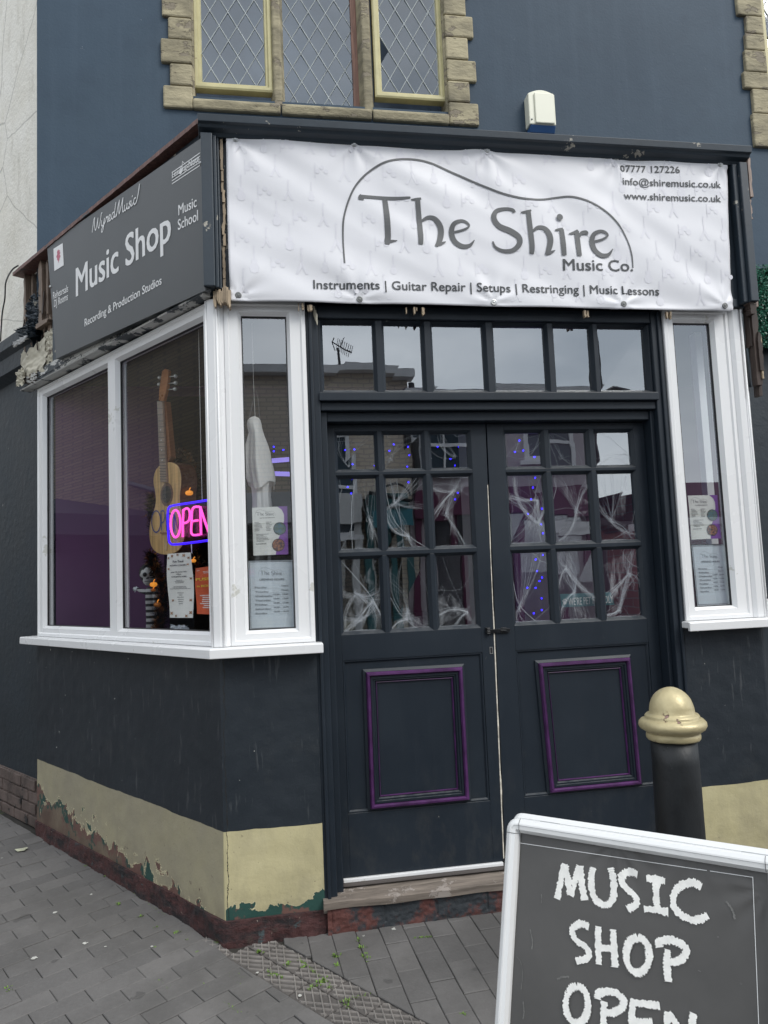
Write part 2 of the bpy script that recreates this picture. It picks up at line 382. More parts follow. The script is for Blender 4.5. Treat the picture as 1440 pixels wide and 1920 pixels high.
# ------------------------------------------------------------------ text and strokes
_tc = {}
def text2d(t, bold=0.):
    key = (t, bold)
    if key in _tc: return _tc[key]
    c = bpy.data.curves.new('t', 'FONT'); c.body = t; c.size = 1; c.offset = bold; c.resolution_u = 3
    o = bpy.data.objects.new('t', c); COL.objects.link(o)
    bpy.context.view_layer.update()
    me = o.evaluated_get(bpy.context.evaluated_depsgraph_get()).to_mesh()
    vs = [(v.co.x, v.co.y) for v in me.vertices]; fs = [tuple(p.vertices) for p in me.polygons]
    bpy.data.objects.remove(o); bpy.data.curves.remove(c)
    x0 = min(v[0] for v in vs); x1 = max(v[0] for v in vs)
    _tc[key] = ([(v[0]-x0, v[1]) for v in vs], fs, x1-x0); return _tc[key]
def put(mb, t, p0, p1, cap, fr, off, bold=0., shear=0., up=(0, 1)):
    vs, fs, wd = text2d(t); k = cap/.70; b = bold*.75
    du = (p1[0]-p0[0])/wd; dz = (p1[1]-p0[1])/wd
    for i, (bx, by) in enumerate(((0, 0), (b, b*.4), (-b, b*.4), (b, -b*.4), (-b, -b*.4)) if bold > .005 else ((0, 0),)):
        mb.add([fr(p0[0]+(x+bx)*du+(y+by)*k*(up[0]+shear), p0[1]+(x+bx)*dz+(y+by)*k*up[1], off+i*1.3e-4) for x, y in vs], fs)
def smooth(pts, n=6):
    P = [tuple(p) for p in pts]; out = []
    if len(P) < 3: 
        return [tuple(P[0][k]+(P[1][k]-P[0][k])*i/8 for k in range(len(P[0]))) for i in range(9)]
    for i in range(len(P)-1):
        a = P[max(i-1, 0)]; b = P[i]; c = P[i+1]; d = P[min(i+2, len(P)-1)]
        for j in range(n):
            t = j/n
            out.append(tuple(.5*((2*b[k])+(-a[k]+c[k])*t+(2*a[k]-5*b[k]+4*c[k]-d[k])*t*t+(-a[k]+3*b[k]-3*c[k]+d[k])*t**3) for k in range(len(b))))
    out.append(P[-1]); return out
def stroke(mb, pts, fr, off, jit=0., n=6, sm=True):
    """ribbon of varying width on a surface: pts (u, z, width)"""
    P = smooth(pts, n) if sm else pts; vs = []
    for i, p in enumerate(P):
        a = P[max(i-1, 0)]; b = P[min(i+1, len(P)-1)]
        t = Vector((b[0]-a[0], b[1]-a[1])); t = t.normalized() if t.length > 1e-9 else Vector((1, 0))
        nx, nz_ = -t.y, t.x; h = p[2]/2; o = off + i*4e-6
        j1 = h*(1+random.uniform(-jit, jit)); j2 = h*(1+random.uniform(-jit, jit))
        vs += [fr(p[0]+nx*j1, p[1]+nz_*j1, o), fr(p[0]-nx*j2, p[1]-nz_*j2, o)]
    mb.add(vs, [(2*i, 2*i+1, 2*i+3, 2*i+2) for i in range(len(P)-1)])
def circle(cx, cy, rx, ry, w, n=14, a0=100): return [(cx+rx*math.cos(R(a0-360*i/n)), cy+ry*math.sin(R(a0-360*i/n)), w) for i in range(n+1)]
def disc(mb, fr, u, z, r, off, n=24, rz=None):
    mb.add([fr(u+r*math.cos(2*math.pi*i/n), z+(rz or r)*math.sin(2*math.pi*i/n), off) for i in range(n)], [tuple(range(n))])
def tube2(pts, fr, o): return [fr(p[0], p[1], o) for p in pts]

# "The Shire" lettering, in a unit frame: x 0..1 along the logo, y up, aspect kept
LOGO = []
def _logo():
    def L(*p): LOGO.append([((x-15)/1345, -(y-560)/1345 - (x-15)/1345*.0, w_/1345) for x, y, w_ in p])
    # hill line
    L((15,558,7),(13,440,7),(20,350,8),(50,255,8),(90,185,9),(155,122,9),(235,80,9),(330,66,9),(420,78,9),(520,120,9),(640,170,9),(740,208,9),(840,228,9),(930,228,8),(1010,215,8),(1080,210,8),(1160,230,8),(1240,275,8),(1300,335,7),(1338,410,6),(1355,480,6),(1357,540,5))
    L((97,240,4),(100,255,30),(112,250,16),(200,252,15),(260,252,15),(315,247,10),(318,247,3))
    L((205,255,22),(210,330,26),(212,420,26),(208,450,26),(207,466,18)); L((195,462,4),(215,452,16),(252,446,3))
    L((322,256,4),(345,254,12),(368,250,10)); L((352,256,22),(355,330,23),(358,420,24),(356,462,20))
    L((366,352,10),(395,335,16),(425,340,22),(447,368,26),(452,400,27),(443,440,24),(425,468,12)); L((425,466,6),(448,455,14),(472,444,3))
    L((508,400,10),(560,385,10),(582,368,8),(570,352,12),(545,346,14),(512,362,20),(500,400,24),(512,440,24),(545,462,22),(580,458,16),(604,432,3))
    L((797,296,16),(790,284,14),(755,280,14),(715,292,20),(700,325,25),(722,362,26),(775,385,28),(812,412,26),(812,445,24),(780,474,20),(735,478,16),(700,462,12),(688,436,7))
    L((828,296,4),(850,292,12),(878,284,8)); L((864,290,22),(868,370,24),(872,450,24),(868,488,20))
    L((880,382,10),(905,364,16),(935,368,22),(955,392,27),(960,425,27),(950,465,24),(935,492,12)); L((935,490,6),(955,482,14),(980,470,3))
    L((985,374,4),(1005,370,12),(1025,364,8)); L((1018,368,22),(1021,430,24),(1022,492,22))
    L((1052,388,4),(1075,382,12),(1098,368,8)); L((1092,372,22),(1094,430,24),(1096,492,22)); L((1102,400,10),(1115,382,16),(1138,378,20),(1138,388,12))
    L((1172,420,10),(1215,408,10),(1242,390,8),(1230,374,12),(1205,370,14),(1175,386,20),(1164,420,24),(1175,460,24),(1205,484,22),(1240,480,16),(1264,452,3))
_logo()
def logo(mb, fr, u0, z0, wd, off, sh=0.):
    """u0,z0 bottom left of the hill line"""
    for k, s_ in enumerate(LOGO):
        q = s_ if k == 0 else s_
        stroke(mb, [(u0+x*wd, z0+y*wd+x*wd*sh, ww*wd) for x, y, ww in q], fr, off+k*1.2e-4, 0, 6)
    disc(mb, fr, u0+(1013-15)/1345*wd, z0+(560-311)/1345*wd+.74*wd*sh, 15/1345*wd, off+.004*wd, 20)

# ================================================================== SETTING: ground
random.seed(3)
def clip(poly, p, d, keep):
    """keep the side of the line (p, direction d) that `keep` (+1 left, -1 right) says"""
    n = Vector((-d[1], d[0]))*keep; out = []
    for i in range(len(poly)):
        a, b = Vector(poly[i]), Vector(poly[(i+1) % len(poly)])
        da, db = (a-Vector(p)).dot(n), (b-Vector(p)).dot(n)
        if da >= 0: out.append(tuple(a))
        if (da > 0) != (db > 0) and abs(da-db) > 1e-12: out.append(tuple(a+(b-a)*da/(da-db)))
    return out
def area(p): return abs(sum(p[i][0]*p[(i+1) % len(p)][1]-p[(i+1) % len(p)][0]*p[i][1] for i in range(len(p))))/2
def ground_mat():
    q = N('joint_sand'); n1 = q.noise(6, 6, .7)
    col = q.mix(q.ramp(n1, .35, .65), (.018, .017, .015), (.04, .037, .03))
    col = q.mix(q.ramp(q.noise(3.2, 6, .7), .56, .62), col, (.035, .055, .012)); q.base(col); q.bump(n1, .6, .01); q.rough(.95); return q.m
def paver_mat():
    q = N('grey_paver'); a = q.n('Attribute', attribute_name='tint')
    n1 = q.noise(3, 7, .65); n2 = q.noise(90, 4, .7)
    col = q.mix(a.outputs['Fac'], (.108, .104, .102), (.160, .153, .148))
    col = q.mix(q.math('MULTIPLY', q.ramp(n1, .3, .7), .5), col, (.095, .092, .090))
    col = q.mix(q.math('MULTIPLY', q.ramp(n2, .45, .75), .4), col, (.17, .165, .16))
    col = q.mix(q.math('MULTIPLY', q.ramp(q.noise(26, 5, .8), .70, .76), .5), col, (.22, .22, .21))
    col = q.mix(q.math('MULTIPLY', q.ramp(q.noise(1.3, 7, .75), .46, .62), .6), col, (.078, .075, .072))
    col = q.mix(q.math('MULTIPLY', q.ramp(q.noise(9, 3, .4), .70, .72), .6), col, (.055, .053, .052))
    q.base(col); q.bump(q.math('ADD', n2, q.math('MULTIPLY', n1, .8)), .45, .004); q.rough(.78); return q.m
def outer_mat():
    q = N('far_paving'); b = q.n('TexBrick'); b.inputs['Scale'].default_value = 5; b.inputs['Mortar Size'].default_value = .02
    b.inputs['Color1'].default_value = (.09, .088, .086, 1); b.inputs['Color2'].default_value = (.115, .112, .11, 1); b.inputs['Mortar'].default_value = (.03, .028, .025, 1)
    q.l(q.g, b.inputs['Vector']); q.base(b.outputs[0]); q.rough(.85); return q.m
g = MB(); nx = 60
xs = [-150, -60, -20, -8] + [-4+8*i/24 for i in range(25)] + [8, 20, 60, 150]; ys = [-150, -60, -20, -8] + [-5+8*i/24 for i in range(25)] + [8, 20, 60, 150]
for y in ys:
    for x in xs: g.v.append(Vector((x, y, gz(x, y)-.004)))
for j in range(len(ys)-1):
    for i in range(len(xs)-1): a = j*len(xs)+i; g.f.append((a, a+1, a+len(xs)+1, a+len(xs)))
def both():
    q = N('ground_bed'); X, Y, Z = q.xyz(); n1 = q.noise(6, 6, .7)
    col = q.mix(q.ramp(n1, .35, .65), (.014, .013, .012), (.034, .031, .026))
    col = q.mix(q.ramp(q.noise(3.2, 6, .7), .58, .64), col, (.05, .085, .016))
    b = q.n('TexBrick'); b.inputs['Scale'].default_value = 5; b.inputs['Mortar Size'].default_value = .02
    b.inputs['Color1'].default_value = (.09, .088, .086, 1); b.inputs['Color2'].default_value = (.115, .112, .11, 1); b.inputs['Mortar'].default_value = (.03, .028, .025, 1)
    q.l(q.g, b.inputs['Vector'])
    far = q.math('MAXIMUM', q.math('GREATER_THAN', q.math('ABSOLUTE', X), 3.6), q.math('LESS_THAN', Y, -4.6))
    q.base(q.mix(far, col, b.outputs[0])); q.bump(n1, .5, .01); q.rough(.92); return q.m
obj('ground', g, both(), kind='structure', fix=False)
A1, A2 = (0.0, -.08), (.235, -.05); DS = (math.cos(R(-53.6)), math.sin(R(-53.6)))
pv = MB(); tints = []; sideA = (0.0, -.012); sdir = (SD.x, SD.y)
def inset(poly, g_):
    c = Vector((sum(p[0] for p in poly)/len(poly), sum(p[1] for p in poly)/len(poly))); out = []
    n = len(poly); ccw = sum(poly[i][0]*poly[(i+1) % n][1]-poly[(i+1) % n][0]*poly[i][1] for i in range(n)) > 0
    q = poly if ccw else poly[::-1]
    for i in range(n):
        p0, p1 = Vector(q[i]), Vector(q[(i+1) % n]); d = p1-p0
        if d.length < 1e-4: continue
        d.normalize(); out.append((p0+Vector((-d.y, d.x))*g_, d))
    res = [(-99, -99), (99, -99), (99, 99), (-99, 99)]
    for p, d in out: res = clip(res, p, d, 1)
    return res
def paver(poly, h=0):
    if len(poly) < 3 or area(poly) < .0012: return
    a = inset(poly, .0006 + random.random()*.0009); b = inset(a, .0026)
    if len(a) < 3 or len(b) != len(a) or area(b) < .0006: return
    dz = random.uniform(-.0022, .0022); tx, ty = random.uniform(-.012, .012), random.uniform(-.012, .012)
    cx = sum(p[0] for p in a)/len(a); cy = sum(p[1] for p in a)/len(a); t = random.random()
    n = len(a); Z = lambda p, e: gz(p[0], p[1]) + dz + (p[0]-cx)*tx + (p[1]-cy)*ty + e
    vs = [(p[0], p[1], Z(p, -.03)) for p in a] + [(p[0], p[1], Z(p, .0035)) for p in a] + [(p[0], p[1], Z(p, .0062)) for p in b]
    fs = [(i, (i+1) % n, n+(i+1) % n, n+i) for i in range(n)] + [(n+i, n+(i+1) % n, 2*n+(i+1) % n, 2*n+i) for i in range(n)] + [tuple(range(2*n, 3*n))]
    pv.add(vs, fs); tints.extend([t]*len(vs))
def lay(ang, org, cond, clips):
    c, s_ = math.cos(R(ang)), math.sin(R(ang))
    for r in range(-70, 70):
        for k in range(-40, 40):
            u0 = k*.2 + (.1 if r % 2 else 0) + (r*.003 % .2); v0 = r*.1
            poly = [(org[0]+u*c-v*s_, org[1]+u*s_+v*c) for u, v in ((u0, v0), (u0+.2, v0), (u0+.2, v0+.1), (u0, v0+.1))]
            cx = sum(p[0] for p in poly)/4; cy = sum(p[1] for p in poly)/4
            if not (-3.6 < cx < 3.6 and -4.5 < cy < 3.2) or not cond(cx, cy): continue
            for (p, d, keep) in clips:
                if p is A1 and cx < -.045: continue
                poly = clip(poly, p, d, keep) if len(poly) > 2 else poly
            paver(poly)
lay(31.5, (.01, -.09), lambda x, y: True, [(A1, DS, -1), (sideA, sdir, 1)])
lay(-87, (.757, -.456), lambda x, y: True, [(A2, DS, 1), ((0, -.004), (1, 0), -1)])
me_p = obj('pavement', pv, paver_mat(), kind='structure', fix=False)
at = me_p.data.attributes.new('tint', 'FLOAT', 'POINT'); at.data.foreach_set('value', tints)
# ridged tactile strip between the two fields of pavers
ts = MB(); RIBF = set()
PD = Vector((DS[0], DS[1])); PN = Vector((-DS[1], DS[0]))
base_p = Vector(A1); wd = (Vector(A2)-Vector(A1)).dot(PN)
for k in range(-4, 24):
    for j in range(2):
        q0 = [base_p + PD*((k-.5*j)*.2+a) + PN*(b) for a, b in ((0, wd*j/2), (.2, wd*j/2), (.2, wd*(j+1)/2), (0, wd*(j+1)/2))]
        poly = [tuple(p) for p in q0]; cxm = sum(p[0] for p in poly)/4
        if cxm < -.045: continue
        poly = clip(poly, (0, -.006), (1, 0), -1) if cxm > 0 else clip(poly, sideA, sdir, 1)
        if len(poly) < 3: continue
        a = inset(poly, .0022); b = inset(a, .003)
        if len(a) < 3 or len(a) != len(b): continue
        n = len(a); ts.add([(p[0], p[1], gz(*p)-.02) for p in a]+[(p[0], p[1], gz(*p)-.0005) for p in a]+[(p[0], p[1], gz(*p)+.001) for p in b],
            [(i, (i+1) % n, n+(i+1) % n, n+i) for i in range(n)] + [(n+i, n+(i+1) % n, 2*n+(i+1) % n, 2*n+i) for i in range(n)] + [tuple(range(2*n, 3*n))])
        for ang, stp in ((-88, .0285), (-22, .0285)):          # raised ribs
            d = Vector((math.cos(R(ang)), math.sin(R(ang)))); nn = Vector((-d.y, d.x))
            ks = [Vector(p).dot(nn)/stp for p in b]
            for kk in range(math.ceil(min(ks)), math.floor(max(ks))+1):
                o0 = nn*(kk*stp); r = [tuple(o0+d*t+nn*s2) for t, s2 in ((-5, -.0036), (5, -.0036), (5, .0036), (-5, .0036))]
                bb = b if sum(b[i][0]*b[(i+1) % n][1]-b[(i+1) % n][0]*b[i][1] for i in range(n)) > 0 else b[::-1]
                for i in range(n):
                    e = Vector(bb[(i+1) % n])-Vector(bb[i])
                    if e.length > 1e-5 and len(r) > 2: r = clip(r, bb[i], e.normalized(), 1)
                if len(r) < 3 or area(r) < 1e-5: continue
                t2 = inset(r, .0018)
                if len(t2) != len(r): continue
                m_ = len(r); zz = .0065 if ang < -50 else .0061; RIBF.update(range(len(ts.f), len(ts.f)+m_+1))
                ts.add([(p[0], p[1], gz(*p)) for p in r]+[(p[0], p[1], gz(*p)+zz) for p in t2], [(i, (i+1) % m_, m_+(i+1) % m_, m_+i) for i in range(m_)]+[tuple(range(m_, 2*m_))])
op = obj('path', ts, [pm('ridged_paver', (.088, .080, .075), .3, 9, .85, .4, 70, dist=.004), pm('worn_ridge', (.20, .185, .172), .3, 9, .8, .3, 70)], kind='structure', fix=False)
for p in op.data.polygons:
    if p.index in RIBF: p.material_index = 1

# ================================================================== THE BUILDING
B = thing('corner_building', (.8, 1.6, 0), 'slate blue and cream corner building with a boarded black shopfront bay and a crumbling fascia', 'building')
CXR, CYR = SD.x*1.966, SD.y*1.966              # rear corner of the bay side
CW = CXR                                       # blue wall's left corner x
# ---- blue upper wall, with openings for two windows
z_s = F(600, 215, -YW)[1]
wx0, wx1 = F(352, 100, -YW)[0], F(842, 100, -YW)[0]; wz0 = F(600, 195, -YW)[1]; wz1 = 6.6
rx0 = F(1425, 100, -YW)[0]; rz0 = F(1440, 262, -YW)[1]
mb = MB()
mb.box(WW, CW, wx0, 3.3, 8.5, -.3, 0); mb.box(WW, wx0, wx1, 3.3, wz0, -.3, 0); mb.box(WW, wx0, wx1, wz1, 8.5, -.3, 0)
mb.box(WW, wx1, rx0, 3.3, 8.5, -.3, 0); mb.box(WW, rx0, rx0+.95, 3.3, rz0, -.3, 0); mb.box(WW, rx0, rx0+.95, wz1, 8.5, -.3, 0); mb.box(WW, rx0+.95, 8, 3.3, 8.5, -.3, 0)
obj('front_wall', mb, M['blue'], B)
mb = MB()
xj = 3.80
mb.box(WW, 3.70, 3.96, -.2, 3.3, -.3, .0); mb.box(WW, 3.96, 4.9, 2.95, 3.3, -.3, -.003); mb.box(WW, 4.9, 8, -.2, 3.3, -.3, 0)
obj('shop_wall', mb, M['dwall'], B)
mb = MB(); mb.box(WW, 3.97, 4.89, -.1, 2.94, -.9, -.88); mb.box(WW, 3.90, 3.96, -.1, 2.94, -.9, -.3); mb.box(WW, 4.9, 4.96, -.1, 2.94, -.9, -.3); mb.box(WW, 3.9, 4.96, 2.94, 3.0, -.9, -.3)
obj('doorway', mb, M['black'], B)
# side (street) wall: cream above, dark below
mb = MB(); mb.grid(lambda a, b: SS(1.966+a*9, 2.98+b*5.5, -.035+.012*noise.noise(Vector((a*20, b*12, 0)))), 90, 60)
mb.box(SS, 1.97, 11, 2.9, 8.5, -.4, -.06)
obj('side_wall', mb, M['white'], B, smooth=False)
mb = MB(); mb.box(SS, 1.98, 11, .30, 3.0, -.4, -.05)
mb.prism(SS, 1.966+.02, 11, [(2.92, -.05), (2.96, .015), (3.06, .02), (3.10, .05), (3.17, .05), (3.20, -.03), (3.20, -.06), (2.92, -.06)])
obj('lower_wall', mb, M['dwall'], B)
mb = MB()
random.seed(5)
for r in range(4):
    u = 1.975 + (.11 if r % 2 else 0)
    while u < 9:
        z0 = .045 + r*.072; mb.box(SS, u, u+.212, z0, z0+.062, -.3, -.03+random.uniform(-.004, .004)); u += .222
mb.box(SS, 1.98, 11, -.3, .33, -.35, -.042)
obj('brick_plinth', mb, pm('painted_brick', (.11, .082, .072), .4, 7, .8, .6, 30, chips=((.03, .03, .03), .6, 5), dist=.01), B, bev=.004)

# ---- stall riser under the windows
def cornerpt(o):                                # plan point where the side plane and front plane, both offset o, meet
    y = -o; x = (o + y*math.cos(TH))/(-math.sin(TH)) if 0 else None
    # SN.(x,y)=o
    x = (o - SN.y*y)/SN.x; return (x, y)
def mir(p): return (XM-p[0], p[1])
def side_pts(s, o): v = SS(s, 0, o); return (v.x, v.y)
def riser_poly(o, o2, s_end, x_end, z0, z1, mirror=False):
    pts = [side_pts(s_end, o), cornerpt(o), (x_end, -o), (x_end, -o2), cornerpt(o2), side_pts(s_end, o2)]
    if mirror: pts = [mir(p) for p in pts]
    return pts
for mr in (False, True):
    mb = MB(); T = mir if mr else (lambda p: p)
    # front surface as fine grid with soft unevenness
    def fn(a, b, T=T):
        z = .085 + b*(1.185-.085); L1 = 1.966; Lx = .412; t = a*(L1+Lx)
        wv = .006*noise.noise(Vector((t*3, z*3, 1))) + .0018*noise.noise(Vector((t*14, z*14, 4)))
        if t < L1: v = SS(L1-t, 0, wv if t < L1-.02 else wv*(L1-t)/.02); p = (v.x, v.y)
        else: p = (t-L1, -(wv if t > L1+.02 else wv*(t-L1)/.02))
        p = T(p); return (p[0], p[1], z)
    mb.grid(fn, 200, 90)
    pts = riser_poly(-.006, -.2, 1.966, .412, 0, 0, mr)
    mb.vprism(pts, .085, 1.185)
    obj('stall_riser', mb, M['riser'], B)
    mb = MB()
    def fp(a, b, T=T):
        L1 = 1.966; Lx = .412 + (.876 if not mr else .88); t = a*(L1+Lx); n_ = .012*noise.noise(Vector((t*9, b*2, 3)))+.006*noise.noise(Vector((t*40, b*6, 3)))
        if t < L1: s_ = L1-t; v = SS(s_, 0, .012+n_*min(1, s_/.02)); p = (v.x, v.y); zt = .088+.016*s_
        else: p = (t-L1, -(.012+n_*min(1, (t-L1)/.02))); zt = .088 if t < L1+.412 else .088+min(1, (t-L1-.412)/.012)*.018
        p = T(p); z = -.12 + (zt+.12)*min(1, b*1.2)
        if b > .83: 
            k = (b-.83)/.17*.05; v2 = Vector((p[0], p[1], 0)) + Vector((0, k, 0)); p = (v2.x, v2.y)
        return (p[0], p[1], z)
    mb.grid(fp, 420, 18)
    mb.vprism(riser_poly(-.05, -.2, 1.94, .412, 0, 0, mr), -.1, .08)
    obj('plinth', mb, M['plinth'], B, smooth=False)

# ---- sills
mb_all = []
for mr in (False, True):
    mb = MB(); T = mir if mr else (lambda p: p)
    outer = [side_pts(2.035, .075), cornerpt(.075), (.436, -.075)]; inn = [(.436, .03), cornerpt(-.03), side_pts(2.035, -.03)]
    if mr: outer[2] = (.425, -.075); inn[0] = (.425, .03)
    mb.vprism([T(p) for p in outer+inn], 1.183, 1.212)
    lip = [side_pts(2.035, .078), cornerpt(.078), (outer[2][0]+.001, -.078), (outer[2][0]+.001, -.060), cornerpt(.060), side_pts(2.035, .060)]
    mb.vprism([T(p) for p in lip], 1.170, 1.209)
    obj('window_sill', mb, M['upvc'], B, bev=.003)

# ---- bay windows (frame + panes)
PROF = [(0, 0), (0, .0), (.012, .006), (.045, .006), (.06, -.008), (.066, -.03), (.066, -.06), (0, -.06)]
def upvc_window(fr, u0, u1, lights, z0, z1, gz0, gz1, gm='glass'):
    mb = MB()
    e = .012
    uL = [(a, b) for a, b in lights]
    # outer stiles/rails as a mitred frame whose inner edge sits on the glass lines
    for (a, b) in uL:
        mb.ring(fr, a-.018, b+.018, gz0-.018, gz1+.018, [(0, .004), (.004, .0045), (.018, -.018), (.018, -.05), (0, -.05)])
    lo = min(a for a, b in uL)-.018; hi = max(b for a, b in uL)+.018
    mb.box(fr, u0, lo, z0, z1, -.06, 0.004); mb.box(fr, hi, u1, z0, z1, -.06, 0.004)
    mb.box(fr, lo, hi, z0, gz0-.018, -.06, .004); mb.box(fr, lo, hi, gz1+.018, z1, -.06, .004)
    ul = sorted(uL)
    for i in range(len(ul)-1): mb.box(fr, ul[i][1]+.018, ul[i+1][0]-.018, gz0-.018, gz1+.018, -.06, .004)
    # raised outer bead
    mb.ring(fr, u0+.002, u1-.002, z0+.002, z1-.002, [(0, .004), (.0, .009), (.016, .011), (.022, .0042)], closed=False)
    w_ = obj('window_frame', mb, M['upvc'], B)
    for (a, b) in uL:
        g_ = MB(); g_.quad(fr(a-.01, gz0-.01, -.03), fr(b+.01, gz0-.01, -.03), fr(b+.01, gz1+.01, -.03), fr(a-.01, gz1+.01, -.03)); obj('pane', g_, M[gm], w_, fix=False)
        k_ = MB(); k_.ring(fr, a-.0005, b+.0005, gz0-.0005, gz1+.0005, [(0, -.019), (.0045, -.020), (.006, -.029), (0, -.029)]); obj('gasket', k_, M['black'], w_)
    return w_
upvc_window(SS, .036, 1.94, [(.074+.008, .905), (1.012, 1.859)], 1.213, 2.745, 1.275, 2.682, 'sideglass')
upvc_window(FF, .047, .41, [(.123, .326)], 1.213, 2.745, 1.275, 2.682)
upvc_window(FF, 2.170, 2.523, [(2.236, 2.434)], 1.213, 2.745, 1.275, 2.682)
upvc_window(RR, .036, 1.94, [(.08, .905), (1.012, 1.859)], 1.213, 2.745, 1.275, 2.682)
for mr in (False, True):                          # rounded corner posts
    T = mir if mr else (lambda p: p); mb = MB()
    pts = [side_pts(.036, -.05), side_pts(.036, .008), side_pts(.026, .022), side_pts(.006, .024), (.004, -.024), (.030, -.022), (.047, -.008), (.047, .05)]
    mb.vprism([T(p) for p in pts], 1.213, 2.745)
    for k, q in enumerate(((.018, .0235), )):
        pass
    obj('corner_post', mb, M['upvc'], B, bev=.004)
for P_ in ([SS(.016, 1.214, .026), SS(.016, 2.74, .026)], [FF(.018, 1.214, .025), FF(.018, 2.74, .025)], [mir(cornerpt(.026))+(1.214,), mir(cornerpt(.026))+(2.74,)]):
    mb = MB(); mb.tube(P_, .0045, 8); obj('post_bead', mb, M['upvc'], B, smooth=True)

# ---- door surround and transom
DO = -.10                                        # door leaf face
fx0, fx1 = .411, 2.169
X = lambda u, v, o=DO: F(u, v, o)[0]
zt0, zt1 = 2.346, 2.661
mb = MB()
mb.box(FF, fx0, .468, .10, 2.735, -.12, -.002); mb.box(FF, 2.110, fx1, .10, 2.735, -.12, -.002)        # posts
mb.box(FF, .468, .497, .10, 2.245, -.13, -.035); mb.box(FF, 2.088, 2.110, .10, 2.245, -.13, -.035)     # stops
mb.box(FF, .468, 2.110, 2.245, 2.285, -.12, -.012); mb.box(FF, .462, 2.116, 2.285, 2.325, -.12, .012)    # transom bar
mb.box(FF, .497, 2.088, 2.20, 2.245, -.13, -.045)
mb.box(FF, .468, 2.110, 2.675, 2.735, -.12, -.006)
for a, b, o in ((.425, .440, .010), (2.138, 2.153, .010)): mb.box(FF, a, b, .11, 2.73, -.002, o)
obj('door_frame', mb, M['dpaint'], B, bev=.004)
tx = []
for a, b in ((8, 212), (258, 410), (455, 660), (705, 910), (950, 1095), (1130, 1318)):
    p0 = F(600+a/2.182, 560+110/2.182, -.05)[0]; p1 = F(600+b/2.182, 560+113/2.182, -.05)[0]; tx.append((p0, p1))
mb = MB()
for i in range(len(tx)-1): mb.box(FF, tx[i][1]+.012, tx[i+1][0]-.012, 2.325, 2.675, -.09, -.022)
mb.box(FF, .468, tx[0][0]-.012, 2.325, 2.675, -.09, -.022); mb.box(FF, tx[-1][1]+.012, 2.110, 2.325, 2.675, -.09, -.022)
for a, b in tx: mb.ring(FF, a-.0125, b+.0125, zt0-.012, zt1+.012, [(0, -.0215), (.013, -.045), (.0135, -.07), (0, -.07)])
T_ = obj('transom_window', mb, M['dpaint'], B, bev=.002)
random.seed(11)
for a, b in tx:
    g_ = MB(); t = [random.uniform(-.0012, .0012) for _ in range(4)]
    g_.quad(FF(a-.004, zt0-.006, -.055+t[0]), FF(b+.004, zt0-.006, -.055+t[1]), FF(b+.004, zt1+.006, -.055+t[2]), FF(a-.004, zt1+.006, -.055+t[3])); obj('pane', g_, M['oldglass'], T_, fix=False)

